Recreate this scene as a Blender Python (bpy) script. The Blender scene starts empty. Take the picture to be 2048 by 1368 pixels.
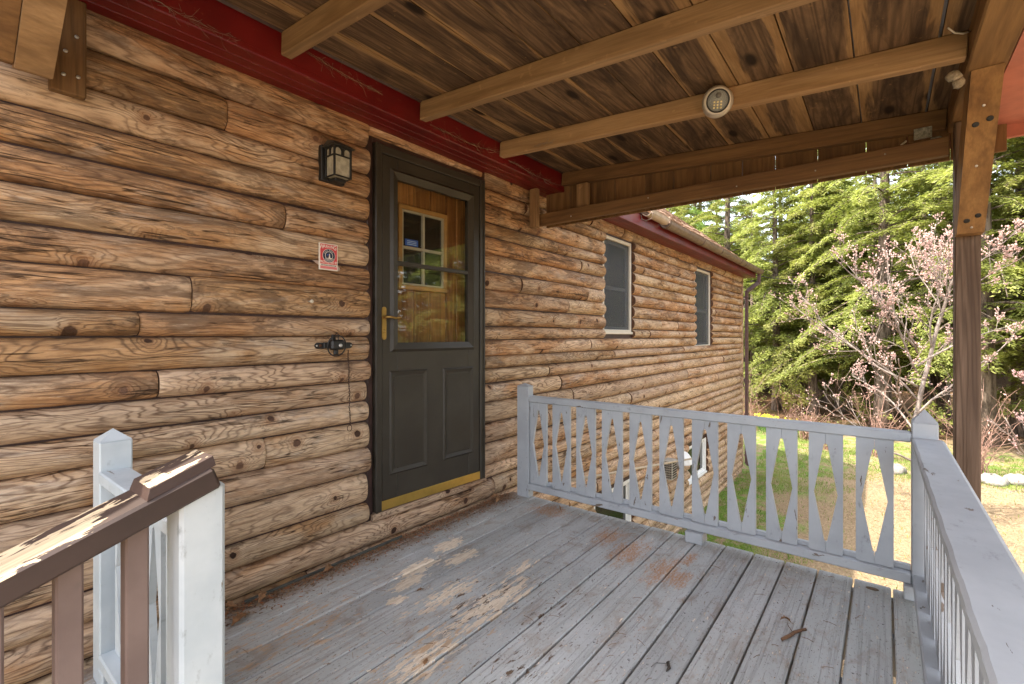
import bpy, bmesh, math, random
import numpy as np
from mathutils import Vector, Matrix
random.seed(7); rng = np.random.default_rng(11)
R = math.radians
sc = bpy.context.scene
COL = sc.collection
# ---------------------------------------------------------------- camera, sky, sun, exposure
YAW = math.atan2(746, 951)
cd = bpy.data.cameras.new('camera'); cam = bpy.data.objects.new('camera', cd); COL.objects.link(cam)
cd.sensor_width = 36; cd.lens = 951/2048*36; cd.shift_y = -12/2048; cd.clip_start = .02; cd.clip_end = 2000
cam.location = (0, -2.2, 1.155); cam.rotation_euler = (R(90), 0, YAW - R(90))
sc.camera = cam
SUN_AZ, SUN_EL = (-.69, .72), 60.5
W = bpy.data.worlds.new('World'); sc.world = W; W.use_nodes = True
wn = W.node_tree.nodes; bg = wn['Background']
sky = wn.new('ShaderNodeTexSky'); sky.sky_type = 'NISHITA'; sky.sun_disc = False
sky.sun_elevation = R(SUN_EL); sky.sun_rotation = math.atan2(SUN_AZ[0], SUN_AZ[1])
sky.air_density = 1.0; sky.dust_density = 2.2; sky.ozone_density = 1.0
hs = wn.new('ShaderNodeHueSaturation'); hs.inputs['Saturation'].default_value = .42; W.node_tree.links.new(sky.outputs[0], hs.inputs['Color']); W.node_tree.links.new(hs.outputs[0], bg.inputs[0]); bg.inputs[1].default_value = .15
sl = bpy.data.lights.new('sun', 'SUN'); sl.energy = 2.0; sl.angle = R(.6); sl.color = (1, .93, .82)
sun = bpy.data.objects.new('sun', sl); COL.objects.link(sun)
ce = math.cos(R(SUN_EL)); n_ = math.hypot(*SUN_AZ)
sv = Vector((SUN_AZ[0]/n_*ce, SUN_AZ[1]/n_*ce, math.sin(R(SUN_EL))))
sun.rotation_euler = sv.to_track_quat('Z', 'Y').to_euler(); sun.location = (-8, 12, 20)
sc.view_settings.view_transform = 'Standard'; sc.view_settings.look = 'None'
sc.view_settings.exposure = 2.66; sc.view_settings.gamma = 1
sc.render.engine = 'CYCLES'
sc.cycles.max_bounces = 8; sc.cycles.diffuse_bounces = 5; sc.cycles.transparent_max_bounces = 12

# ---------------------------------------------------------------- material helper
class G:
    def __init__(s, name, rough=.7, spec=.3):
        s.m = bpy.data.materials.new(name); s.m.use_nodes = True; s.t = s.m.node_tree
        s.b = s.t.nodes['Principled BSDF']; s.b.inputs['Roughness'].default_value = rough
        s.b.inputs['Specular IOR Level'].default_value = spec
    def put(s, inp, v):
        if isinstance(v, bpy.types.NodeSocket): s.t.links.new(v, inp)
        elif isinstance(v, (tuple, list)):
            inp.default_value = tuple(v) + ((1,) if len(v) == 3 and inp.type == 'RGBA' else ())
        else: inp.default_value = v
    def n(s, typ, out=0, **k):
        nd = s.t.nodes.new('ShaderNode' + typ)
        for a, v in k.items():
            if a[0].islower(): setattr(nd, a, v)
            elif a.startswith('In'): s.put(nd.inputs[int(a[2:])], v)
            else: s.put(nd.inputs[a.replace('_', ' ')], v)
        return nd.outputs[out]
    def math(s, op, a, b=0., c=0., clamp=False):
        nd = s.t.nodes.new('ShaderNodeMath'); nd.operation = op; nd.use_clamp = clamp
        for i, v in enumerate((a, b, c)): s.put(nd.inputs[i], v)
        return nd.outputs[0]
    def vm(s, op, a, b=(0, 0, 0), sc_=None):
        nd = s.t.nodes.new('ShaderNodeVectorMath'); nd.operation = op
        s.put(nd.inputs[0], a); s.put(nd.inputs[1], b)
        if sc_ is not None: s.put(nd.inputs['Scale'], sc_)
        return nd.outputs['Value'] if op in ('LENGTH', 'DISTANCE') else nd.outputs[0]
    def sep(s, v):
        nd = s.t.nodes.new('ShaderNodeSeparateXYZ'); s.put(nd.inputs[0], v); return nd.outputs
    def xyz(s, x, y, z):
        return s.n('CombineXYZ', In0=x, In1=y, In2=z)
    def noise(s, vec, scale=1., detail=3., rough=.55, dist=0.):
        return s.n('TexNoise', Vector=vec, Scale=scale, Detail=detail, Roughness=rough, Distortion=dist)
    def mix(s, f, a, b, mode='MIX'):
        nd = s.t.nodes.new('ShaderNodeMixRGB'); nd.blend_type = mode
        s.put(nd.inputs[0], f); s.put(nd.inputs[1], a); s.put(nd.inputs[2], b); return nd.outputs[0]
    def ss(s, v, lo, hi, a=0., b=1.):
        nd = s.t.nodes.new('ShaderNodeMapRange'); nd.interpolation_type = 'SMOOTHSTEP'
        for i, x in enumerate((v, lo, hi, a, b)): s.put(nd.inputs[i], x)
        return nd.outputs[0]
    def attr(s, name, out='Vector'):
        nd = s.t.nodes.new('ShaderNodeAttribute'); nd.attribute_name = name; return nd.outputs[out]
    def pos(s):
        return s.t.nodes.new('ShaderNodeNewGeometry').outputs['Position']
    def bump(s, h, dist=.002, strength=1.):
        nd = s.t.nodes.new('ShaderNodeBump'); nd.inputs['Strength'].default_value = strength
        nd.inputs['Distance'].default_value = dist; s.put(nd.inputs['Height'], h)
        s.t.links.new(nd.outputs[0], s.b.inputs['Normal'])
    def col(s, c): s.put(s.b.inputs['Base Color'], c); return s
    def rough(s, c): s.put(s.b.inputs['Roughness'], c); return s

def plain(name, c, rough=.6, metal=0., var=.12, nscale=14., bump=.0006, spec=.4):
    g = G(name, rough, spec); p = g.pos()
    n = g.noise(p, nscale, 5, .6)
    g.col(g.mix(g.ss(n, .3, .7), tuple(x*(1-var) for x in c), tuple(min(1, x*(1+var)) for x in c)))
    n2 = g.noise(p, nscale*6, 3)
    g.rough(g.math('ADD', g.math('MULTIPLY', n2, .25), rough-.12))
    g.b.inputs['Metallic'].default_value = metal
    if bump: g.bump(g.math('ADD', n, n2), bump)
    return g.m

def log_mat(name):
    """weathered log siding: contour grain, knots, old stain left in patches, mildew, drying cracks"""
    g = G(name, .78, .2); w = g.attr('wc'); r = g.attr('rnd', 'Fac')
    x, y, z = g.sep(w); px, py, pz = g.sep(g.pos())
    sc3 = lambda a, b, o=(0, 0, 0): g.vm('ADD', g.xyz(g.math('MULTIPLY', x, a), g.math('MULTIPLY', y, b), g.math('MULTIPLY', z, b)), o)
    P = sc3(1.1, 7.)
    kv = g.xyz(g.math('MULTIPLY', x, 3.2), g.math('MULTIPLY', g.math('ADD', z, y), 7.), g.math('MULTIPLY', r, 31.))
    vor = g.t.nodes.new('ShaderNodeTexVoronoi'); vor.voronoi_dimensions = '2D'; g.put(vor.inputs['Vector'], kv); vor.inputs['Scale'].default_value = 1.
    dx = g.vm('SUBTRACT', kv, vor.outputs['Position']); sx, sy, _ = g.sep(dx)
    kd = g.math('SQRT', g.math('ADD', g.math('POWER', g.math('DIVIDE', sx, 3.2), 2), g.math('POWER', g.math('DIVIDE', sy, 7.), 2)))
    cr, cg, cb = g.sep(vor.outputs['Color'])
    has = g.math('GREATER_THAN', cr, .60)
    kd = g.math('ADD', g.math('ADD', kd, g.math('MULTIPLY', g.math('SUBTRACT', g.noise(w, 60., 3), .5), .012)), g.math('MULTIPLY', g.math('SUBTRACT', 1., has), 9.))
    swirl = g.math('MULTIPLY', g.math('POWER', 2.718, g.math('MULTIPLY', kd, -24.)), 6.)
    n1 = g.noise(P, 1., 3.2, .5, .35)
    F = g.math('ADD', g.math('ADD', g.math('MULTIPLY', n1, 27.), swirl), g.math('MULTIPLY', z, 28.))
    lines = g.math('POWER', g.math('ADD', g.math('MULTIPLY', g.math('SINE', g.math('MULTIPLY', F, 6.283)), .5), .5), 4.)
    fine = g.noise(sc3(12., 95.), 1., 5, .68)
    mid = g.noise(sc3(4., 34., (1, 7, 2)), 1., 6, .72, .3)
    big = g.noise(sc3(1.5, 5.), 1., 6, .66, .6)
    big2 = g.noise(sc3(2.4, 10., (9.3, 4.1, 2.2)), 1., 7, .72, .7)
    # how much old stain survives: most high on the wall under the roof, least low down and out in the weather
    keep = g.math('ADD', g.ss(pz, .55, 1.5, -.07, .046), g.ss(px, 2.6, 4.2, .0, -.030))
    keep = g.math('ADD', keep, g.math('MULTIPLY', g.math('SUBTRACT', g.math('FRACT', g.math('MULTIPLY', r, 7.3)), .5), .10))
    kb = g.math('ADD', big, keep); kb2 = g.math('ADD', big2, keep)
    c = g.mix(g.ss(mid, .35, .65), (.64, .445, .275), (.55, .355, .20))
    c = g.mix(g.ss(kb, .42, .60), c, g.mix(g.ss(mid, .4, .6), (.54, .285, .115), (.42, .205, .075)))
    c = g.mix(g.ss(kb2, .52, .62, 0., .62), c, (.125, .072, .040))
    c = g.mix(g.ss(g.noise(sc3(2.2, 8., (3, 3, 9)), 1., 6, .7, .4), .55, .68, 0., .5), c, (.46, .38, .31))
    c = g.mix(g.math('MULTIPLY', g.ss(mid, .56, .68), .26), c, (.10, .052, .028))
    c = g.mix(g.math('MULTIPLY', g.math('MULTIPLY', lines, g.ss(n1, .30, .62, .35, 1.)), .72), c, (.13, .062, .03))
    c = g.mix(g.ss(fine, .30, .56, .5, 0.), c, (.11, .058, .032))
    c = g.mix(g.ss(fine, .58, .72, 0., .35), c, (.74, .56, .40))
    ml = g.noise(sc3(6., 22., (3, 8, 5)), 1., 7, .75)
    c = g.mix(g.ss(ml, .58, .66, 0., .6), c, (.045, .03, .022))
    rad = g.math('MULTIPLY_ADD', cg, .012, .006)
    c = g.mix(g.math('MULTIPLY', g.ss(kd, .045, .014), .5), c, (.33, .15, .06))
    c = g.mix(g.ss(kd, g.math('ADD', rad, .005), rad), c, g.mix(cb, (.035, .014, .008), (.20, .10, .055)))
    hv = g.n('HueSaturation', Hue=g.math('MULTIPLY_ADD', r, .008, .496), Saturation=.92, Value=g.math('MULTIPLY_ADD', g.math('FRACT', g.math('MULTIPLY', r, 3.7)), .30, .84), Color=c)
    g.col(hv)
    h = g.math('ADD', g.math('MULTIPLY', lines, -.3), g.math('ADD', g.math('MULTIPLY', fine, .9), g.math('ADD', g.math('MULTIPLY', big2, 1.0), mid)))
    h = g.math('ADD', h, g.ss(kd, .03, .008, 0, .8))
    ck = g.noise(g.xyz(g.math('MULTIPLY', x, 1.1), g.math('MULTIPLY', y, 26.), g.math('MULTIPLY', z, 26.)), 1., 3, .5, .2)
    ckm = g.math('MULTIPLY', g.ss(g.math('ABSOLUTE', g.math('SUBTRACT', ck, .5)), .016, .0), g.ss(big, .47, .56))
    c2 = g.mix(g.math('MULTIPLY', ckm, .8), hv, (.03, .016, .01)); g.col(c2)
    g.bump(g.math('SUBTRACT', h, g.math('MULTIPLY', ckm, 1.8)), .0042, 1.)
    return g.m

def wood_mat(name, a, b, d, K=6., lineS=.35, ac=12., along=.7, spots=0., rough=.7, bump=.0012, knots=.3, darkamt=.5):
    """sawn timber"""
    g = G(name, rough, .25); w = g.attr('wc'); r = g.attr('rnd', 'Fac'); x, y, z = g.sep(w)
    P = g.xyz(g.math('MULTIPLY', x, along), g.math('MULTIPLY', y, ac), g.math('MULTIPLY', z, ac))
    n1 = g.noise(P, 1., 2, .4, .2)
    lines = g.math('POWER', g.math('ADD', g.math('MULTIPLY', g.math('SINE', g.math('MULTIPLY', n1, K*6.283)), .5), .5), 2.)
    fine = g.noise(g.xyz(g.math('MULTIPLY', x, 7.), g.math('MULTIPLY', y, 140.), g.math('MULTIPLY', z, 140.)), 1., 4, .6)
    big = g.noise(g.vm('ADD', g.xyz(g.math('MULTIPLY', x, .9), g.math('MULTIPLY', y, 9.), g.math('MULTIPLY', z, 9.)), (5, 2, 7)), 1., 5, .65, .5)
    c = g.mix(g.ss(big, .38, .62), a, b)
    c = g.mix(g.math('MULTIPLY', g.ss(big, .52, .74), darkamt), c, d)
    c = g.mix(g.math('MULTIPLY', lines, lineS), c, d)
    c = g.mix(g.ss(fine, .3, .7, .3, 0.), c, d)
    vor = g.t.nodes.new('ShaderNodeTexVoronoi'); g.put(vor.inputs['Vector'], g.xyz(g.math('MULTIPLY', x, 2.), g.math('MULTIPLY', y, 4.5), g.math('MULTIPLY', z, 4.5)))
    vor.inputs['Scale'].default_value = 1.
    c = g.mix(g.math('MULTIPLY', g.ss(vor.outputs['Distance'], .10, .06), g.math('GREATER_THAN', g.sep(vor.outputs['Color'])[0], 1-knots)), c, tuple(q*.5 for q in d))
    if spots:
        s_ = g.noise(w, 28., 2, .4); c = g.mix(g.ss(s_, .68, .74, 0., spots), c, tuple(min(1, q*1.5) for q in a))
    c = g.n('HueSaturation', Hue=.5, Saturation=1., Value=g.math('MULTIPLY_ADD', g.math('FRACT', g.math('MULTIPLY', r, 5.1)), .35, .82), Color=c)
    g.col(c); g.bump(g.math('ADD', g.math('MULTIPLY', lines, -.3), fine), bump)
    return g.m

# ---------------------------------------------------------------- mesh builder
class MB:
    def __init__(s): s.v = []; s.f = []; s.wc = []; s.rn = []; s.sm = []; s.mi = []; s.cur = 0
    def add(s, vs, fs, wc=None, rnd=None, smooth=False):
        o = len(s.v); s.v += [tuple(q) for q in vs]; s.f += [tuple(i+o for i in f) for f in fs]
        if rnd is None: rnd = random.random()
        if wc is None:
            q = rnd*53.7; wc = [(p[0]+q, p[1]+q*.7, p[2]+q*.3) for p in vs]
        s.wc += list(wc); s.rn += [rnd]*len(vs); s.sm += [smooth]*len(fs); s.mi += [s.cur]*len(fs)
        return s
    def box(s, x0, x1, y0, y1, z0, z1, bev=.003, M=None, axis=None, rnd=None):
        lo = (min(x0, x1), min(y0, y1), min(z0, z1)); hi = (max(x0, x1), max(y0, y1), max(z0, z1))
        ex = [hi[i]-lo[i] for i in range(3)]; bev = min(bev, min(ex)*.3)
        if axis is None: axis = ex.index(max(ex))
        perm = [(0, 1, 2), (1, 0, 2), (2, 0, 1)][axis]
        vs = []; idx = {}
        for c in range(8):
            sg = [(c >> i) & 1 for i in range(3)]
            for k in range(3):
                p = []
                for i in range(3):
                    q = hi[i] if sg[i] else lo[i]
                    if i != k: q += -bev if sg[i] else bev
                    p.append(q)
                idx[(tuple(sg), k)] = len(vs); vs.append(p)
        fs = []
        for k in range(3):
            a, b = [i for i in range(3) if i != k]
            for sgn in (0, 1):
                q = []
                for (u, v) in ((0, 0), (1, 0), (1, 1), (0, 1)):
                    t = [0, 0, 0]; t[k] = sgn; t[a] = u; t[b] = v; q.append(idx[(tuple(t), k)])
                fs.append(q)
        for a in range(3):
            k1, k2 = [i for i in range(3) if i != a]
            for u in (0, 1):
                for v in (0, 1):
                    t0 = [0, 0, 0]; t0[k1] = u; t0[k2] = v; t1 = list(t0); t1[a] = 1
                    fs.append([idx[(tuple(t0), k1)], idx[(tuple(t1), k1)], idx[(tuple(t1), k2)], idx[(tuple(t0), k2)]])
        for c in range(8):
            sg = tuple((c >> i) & 1 for i in range(3)); fs.append([idx[(sg, k)] for k in range(3)])
        if rnd is None: rnd = random.random()
        q = rnd*53.7
        wc = [(p[perm[0]]+q, p[perm[1]]+q*.7, p[perm[2]]+q*.3) for p in vs]
        if M is not None: vs = [tuple(M @ Vector(p)) for p in vs]
        return s.add(vs, fs, wc, rnd)
    def bar(s, p0, p1, w, d, bev=.003, up=(0, 0, 1), rnd=None):
        p0 = Vector(p0); p1 = Vector(p1); a = (p1-p0); L = a.length; a.normalize(); u = Vector(up)
        sd = a.cross(u).normalized(); u = sd.cross(a).normalized()
        M = Matrix((( a.x, sd.x, u.x, p0.x), (a.y, sd.y, u.y, p0.y), (a.z, sd.z, u.z, p0.z), (0, 0, 0, 1)))
        return s.box(0, L, -w/2, w/2, -d/2, d/2, bev, M, 0, rnd)
    def prism(s, pts, f3, t0, t1, rnd=None):
        """pts: 2D outline, f3(a,b,t)->3D"""
        n = len(pts); vs = [f3(a, b, t0) for a, b in pts] + [f3(a, b, t1) for a, b in pts]
        fs = [list(range(n))[::-1], list(range(n, 2*n))] + [[i, (i+1) % n, (i+1) % n+n, i+n] for i in range(n)]
        if rnd is None: rnd = random.random()
        q = rnd*53.7
        return s.add(vs, fs, [(b+q, a+q*.7, t0*.3) for a, b in pts]+[(b+q, a+q*.7, t1*.3) for a, b in pts], rnd)
    def tube(s, pts, rad, n=8, smooth=True, rnd=None, closed=False):
        pts = [Vector(p) for p in pts]; m = len(pts)
        if not isinstance(rad, (list, tuple)): rad = [rad]*m
        vs = []; fs = []; prev = None; wc = []; L = 0
        if rnd is None: rnd = random.random()
        for i, p in enumerate(pts):
            if closed: t = pts[(i+1) % m]-pts[i-1]
            else: t = pts[min(i+1, m-1)]-pts[max(i-1, 0)]
            t.normalize()
            if prev is None:
                prev = Vector((0, 0, 1)) if abs(t.z) < .9 else Vector((1, 0, 0))
            a = t.cross(prev)
            if a.length < 1e-5: a = t.cross(Vector((.3, .8, .1)))
            a.normalize(); b = a.cross(t).normalized(); prev = b
            if i: L += (pts[i]-pts[i-1]).length
            for k in range(n):
                an = 2*math.pi*k/n; vs.append(p+(a*math.cos(an)+b*math.sin(an))*rad[i])
                wc.append((L+rnd*50, math.cos(an)*rad[i]+rnd*9, math.sin(an)*rad[i]))
        rr = m if closed else m-1
        for i in range(rr):
            j = (i+1) % m
            for k in range(n):
                k2 = (k+1) % n; fs.append((i*n+k, i*n+k2, j*n+k2, j*n+k))
        if not closed: fs += [tuple(range(n))[::-1], tuple((m-1)*n+k for k in range(n))]
        return s.add(vs, fs, wc, rnd, smooth)
    def lathe(s, prof, M=None, n=24, smooth=True, rnd=None):
        """prof: (radius, height) about local z"""
        vs = []; fs = []
        for r, h in prof:
            for k in range(n):
                a = 2*math.pi*k/n; p = Vector((r*math.cos(a), r*math.sin(a), h)); vs.append(M @ p if M else p)
        for i in range(len(prof)-1):
            for k in range(n): fs.append((i*n+k, i*n+(k+1) % n, (i+1)*n+(k+1) % n, (i+1)*n+k))
        fs += [tuple(range(n))[::-1], tuple((len(prof)-1)*n+k for k in range(n))]
        return s.add(vs, fs, None, rnd, smooth)
    def blob(s, c, r, n=8, m=5, rnd=None, jit=0., seed=None):
        pr = [(math.sin(math.pi*(i+.02)/(m+.04))*1., -math.cos(math.pi*(i+.02)/(m+.04))) for i in range(m+1)]
        vs = []; fs = []
        for q, h in pr:
            for k in range(n):
                a = 2*math.pi*k/n; j = 1+random.uniform(-jit, jit)
                vs.append((c[0]+r[0]*q*math.cos(a)*j, c[1]+r[1]*q*math.sin(a)*j, c[2]+r[2]*h*j))
        for i in range(m):
            for k in range(n): fs.append((i*n+k, i*n+(k+1) % n, (i+1)*n+(k+1) % n, (i+1)*n+k))
        return s.add(vs, fs, None, rnd, True)
    def build(s, name, mat, parent=None, recalc=True, **props):
        me = bpy.data.meshes.new(name); me.from_pydata(s.v, [], s.f)
        a = me.attributes.new('wc', 'FLOAT_VECTOR', 'POINT'); a.data.foreach_set('vector', np.array(s.wc, dtype=np.float32).ravel())
        a = me.attributes.new('rnd', 'FLOAT', 'POINT'); a.data.foreach_set('value', np.array(s.rn, dtype=np.float32))
        me.polygons.foreach_set('use_smooth', s.sm)
        if recalc:
            bm = bmesh.new(); bm.from_mesh(me); bmesh.ops.recalc_face_normals(bm, faces=bm.faces); bm.to_mesh(me); bm.free()
        for q in (mat if isinstance(mat, (list, tuple)) else [mat]): me.materials.append(q)
        me.polygons.foreach_set('material_index', s.mi)
        return link(name, me, parent, **props)

def link(name, me, parent=None, label=None, cat=None, group=None, kind=None, loc=None):
    o = bpy.data.objects.new(name, me); COL.objects.link(o)
    if parent is not None:
        r = parent
        off = Vector(parent.get('_w', parent.location[:]))
        me.transform(Matrix.Translation(-off)); o.parent = parent; o['_w'] = off[:]
    elif loc is not None:
        me.transform(Matrix.Translation(-Vector(loc))); o.location = loc
    tag(o, label, cat, group, kind)
    return o
def tag(o, label=None, cat=None, group=None, kind=None):
    for k, v in (('label', label), ('category', cat), ('group', group), ('kind', kind)):
        if v: o[k] = v
    return o
def thing(name, loc, label, cat, group=None):
    o = bpy.data.objects.new(name, None); COL.objects.link(o); o.location = loc; o.empty_display_size = .1
    return tag(o, label, cat, group)
def struct(name, mb, m, **k): return mb.build(name, m, None, kind='structure', **k)

# ---------------------------------------------------------------- materials
M_log = log_mat('weathered_log')
M_logend = plain('log_end_grain', (.10, .045, .022), .85, var=.4, nscale=40, bump=.002)
M_raft = wood_mat('rafter_wood', (.38, .235, .12), (.30, .175, .082), (.14, .08, .04), K=6, lineS=.3, ac=9, darkamt=.6, knots=.12, spots=.2)
M_raft2 = wood_mat('amber_stained_timber', (.34, .185, .070), (.25, .13, .048), (.11, .055, .024), K=7, lineS=.35, ac=9, darkamt=.6, knots=.1)
M_sawn = wood_mat('dark_stained_timber', (.23, .125, .052), (.17, .088, .037), (.07, .037, .018), K=6, lineS=.35, ac=11, darkamt=.6, knots=.15)
M_post = wood_mat('treated_post', (.235, .155, .105), (.17, .108, .07), (.08, .048, .03), K=10, lineS=.75, ac=16, along=.5, knots=.12, bump=.002)
def ceiling_mat():
    g = G('ceiling_boards', .75, .2); w = g.attr('wc'); r = g.attr('rnd', 'Fac'); x, y, z = g.sep(w); v = g.attr('across', 'Fac')
    big = g.noise(g.xyz(g.math('MULTIPLY', x, .8), g.math('MULTIPLY', y, 9.), z), 1., 5, .6, .6)
    # sapwood edges pale, heart brown
    e = g.math('ABSOLUTE', v)
    e = g.math('ADD', e, g.math('MULTIPLY', g.math('SUBTRACT', big, .5), 1.7))
    e = g.math('ADD', e, g.math('MULTIPLY', g.math('SUBTRACT', g.math('FRACT', g.math('MULTIPLY', r, 9.7)), .5), .5))
    pale = g.ss(e, .74, .88)
    yy = g.noise(g.xyz(g.math('MULTIPLY', x, 5.), g.math('MULTIPLY', y, 120.), z), 1., 4, .6)
    n1 = g.noise(g.xyz(g.math('MULTIPLY', x, .9), g.math('MULTIPLY', y, 16.), z), 1., 2, .4)
    ln = g.math('POWER', g.math('ADD', g.math('MULTIPLY', g.math('SINE', g.math('MULTIPLY', n1, 50.)), .5), .5), 2.)
    blot = g.noise(g.xyz(g.math('MULTIPLY', x, 2.2), g.math('MULTIPLY', y, 10.), z), 1., 6, .66, .8)
    heart = g.mix(g.ss(blot, .36, .66), (.215, .128, .068), (.068, .041, .025))
    heart = g.mix(g.math('MULTIPLY', ln, .5), heart, (.03, .016, .009))
    sap = g.mix(g.ss(blot, .3, .7), (.40, .24, .11), (.28, .155, .065))
    c = g.mix(pale, heart, sap)
    sp = g.noise(w, 34., 2, .4); c = g.mix(g.ss(sp, .7, .76, 0., .55), c, (.3, .17, .075))
    c = g.mix(g.ss(yy, .3, .7, .3, 0.), c, (.03, .017, .01))
    vor = g.t.nodes.new('ShaderNodeTexVoronoi'); vor.voronoi_dimensions = '2D'; g.put(vor.inputs['Vector'], g.xyz(g.math('MULTIPLY', x, 1.6), g.math('MULTIPLY', y, 4.), z)); vor.inputs['Scale'].default_value = 1.
    c = g.mix(g.math('MULTIPLY', g.ss(vor.outputs['Distance'], .13, .05), g.math('GREATER_THAN', g.sep(vor.outputs['Color'])[0], .55)), c, (.018, .01, .006))
    g.col(c); g.bump(g.math('ADD', yy, blot), .0015)
    return g.m
M_ceil = ceiling_mat()
def red_mat():
    g = G('oxblood_paint', .38, .5); p = g.pos(); x, y, z = g.sep(p)
    n = g.noise(p, 3, 5, .6); s_ = g.noise(g.xyz(g.math('MULTIPLY', x, 8.), g.math('MULTIPLY', y, 30.), g.math('MULTIPLY', z, 60.)), 1., 4, .6)
    c = g.mix(g.ss(n, .35, .65), (.105, .004, .005), (.15, .007, .007))
    d = g.noise(g.xyz(g.math('MULTIPLY', x, 14.), g.math('MULTIPLY', y, 40.), g.math('MULTIPLY', z, 40.)), 1., 5, .7)
    c = g.mix(g.ss(d, .60, .7, 0., .55), c, (.30, .13, .07))
    g.col(c); g.bump(s_, .0008); return g.m
M_red = red_mat()
M_salmon = plain('bounce_lit_red_paint', (.50, .17, .12), .7, var=.14, nscale=6)  # red paint made paler to carry light bounced up from the sunlit lawn
def paint_mat(name, base, base2, chips=.0, under=(.42, .36, .28), dirt=.4, grain=90., rough=.55, chipscale=1., top=0.):
    """old gloss paint on wood with scuffs"""
    g = G(name, rough, .35); p = g.attr('wc'); x, y, z = g.sep(p)
    a = g.noise(p, 4., 5, .6)
    gr = g.noise(g.xyz(g.math('MULTIPLY', x, 3.), g.math('MULTIPLY', y, grain), g.math('MULTIPLY', z, grain)), 1., 4, .6)
    c = g.mix(g.ss(a, .35, .65), base, base2)
    d = g.noise(g.xyz(g.math('MULTIPLY', x, 14.), g.math('MULTIPLY', y, 26.), g.math('MULTIPLY', z, 26.)), 1., 6, .7)
    c = g.mix(g.ss(d, .58, .78, 0., dirt), c, (.09, .08, .065))
    if chips:
        k = g.noise(g.xyz(g.math('MULTIPLY', x, 6.*chipscale), g.math('MULTIPLY', y, 22.*chipscale), g.math('MULTIPLY', z, 22.*chipscale)), 1., 5, .62, .4)
        if top:
            nz = g.sep(g.t.nodes.new('ShaderNodeNewGeometry').outputs['Normal'])[2]; k = g.math('ADD', k, g.math('MULTIPLY', g.ss(nz, .3, .8), top))
            k = g.math('ADD', k, g.math('MULTIPLY', g.ss(g.sep(g.pos())[0], .22, .31), -top*.75))
            k = g.math('SUBTRACT', k, top*.30)
        ck = g.ss(k, .72-chips, .735-chips)
        uc = g.mix(g.ss(gr, .35, .6), tuple(q*.7 for q in under), under)
        c = g.mix(ck, c, uc); h = g.math('SUBTRACT', g.math('MULTIPLY', gr, .5), g.math('MULTIPLY', ck, .8))
    else: h = g.math('ADD', g.math('MULTIPLY', gr, .5), g.math('MULTIPLY', d, .4))
    g.col(c); g.bump(h, .0006); g.rough(g.math('MULTIPLY_ADD', d, .3, rough-.15))
    return g.m
M_rail = paint_mat('grey_rail_paint', (.33, .342, .358), (.39, .402, .415), dirt=.55, chips=.06, under=(.17, .13, .10))
M_railw = paint_mat('pale_grey_post_paint', (.44, .48, .50), (.54, .57, .58), dirt=.5, chips=.04, under=(.25, .22, .17))
M_brown = paint_mat('worn_brown_rail_paint', (.045, .027, .021), (.062, .036, .028), chips=.17, under=(.66, .50, .32), top=.16, dirt=.3, chipscale=.9)
M_brownb = paint_mat('brown_baluster_paint', (.15, .10, .085), (.19, .13, .11), dirt=.35)
M_door = paint_mat('black_brown_door_paint', (.034, .027, .019), (.044, .036, .026), dirt=.12, rough=.45, grain=30)
M_trimd = plain('dark_brown_casing', (.045, .022, .018), .5, var=.3)
M_brass = plain('brass_kick_plate', (.62, .40, .10), .34, metal=.9, var=.08, bump=.0001)
M_brass2 = plain('aged_brass', (.42, .26, .08), .38, metal=.9, var=.2)
M_black = plain('black_iron', (.014, .013, .012), .5, var=.3, spec=.5)
M_steel = plain('bright_screw_steel', (.6, .58, .55), .35, metal=.8)
M_cream = plain('almond_vinyl', (.60, .53, .43), .5, var=.04, spec=.4, bump=.0002)
M_white = plain('white_vinyl', (.78, .77, .74), .45, var=.05, bump=.0002)
M_gutter = plain('brown_gutter_metal', (.16, .105, .07), .42, var=.2, nscale=9)
M_gutterl = plain('weathered_tan_gutter', (.40, .30, .21), .5, var=.2, nscale=9)
M_spout = plain('brown_downspout_metal', (.10, .055, .05), .45, var=.15)
M_conc = plain('concrete_foundation', (.30, .28, .25), .9, var=.2, nscale=7, bump=.003)
M_screen = plain('dark_insect_screen', (.045, .05, .055), .35, var=.15, nscale=3, bump=0, spec=.6)
def glass_mat():
    g = G('clear_glass', .02, .5); t = g.t; out = t.nodes['Material Output']
    gl = t.nodes.new('ShaderNodeBsdfGlossy'); gl.inputs['Roughness'].default_value = .015; gl.inputs['Color'].default_value = (1, 1, 1, 1)
    tr = t.nodes.new('ShaderNodeBsdfTransparent'); tr.inputs[0].default_value = (.93, .95, .93, 1)
    fr = t.nodes.new('ShaderNodeFresnel'); fr.inputs['IOR'].default_value = 1.5
    mx = t.nodes.new('ShaderNodeMixShader'); bf = t.nodes.new('ShaderNodeNewGeometry').outputs['Backfacing']; t.links.new(g.math('MULTIPLY', g.math('MULTIPLY', fr.outputs[0], 1.9, clamp=True), g.math('SUBTRACT', 1., bf)), mx.inputs[0]); t.links.new(tr.outputs[0], mx.inputs[1]); t.links.new(gl.outputs[0], mx.inputs[2])
    t.links.new(mx.outputs[0], out.inputs[0]); return g.m
M_glass = glass_mat()
M_darkglass = plain('dark_window_glass', (.012, .014, .012), .06, var=.02, bump=0, spec=.9)
M_varn = wood_mat('varnished_plank', (.42, .19, .055), (.30, .115, .03), (.10, .035, .012), K=7, lineS=.5, ac=12, rough=.35, knots=.2)
M_orangefr = plain('varnished_window_trim', (.42, .21, .065), .4, var=.15)

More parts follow.
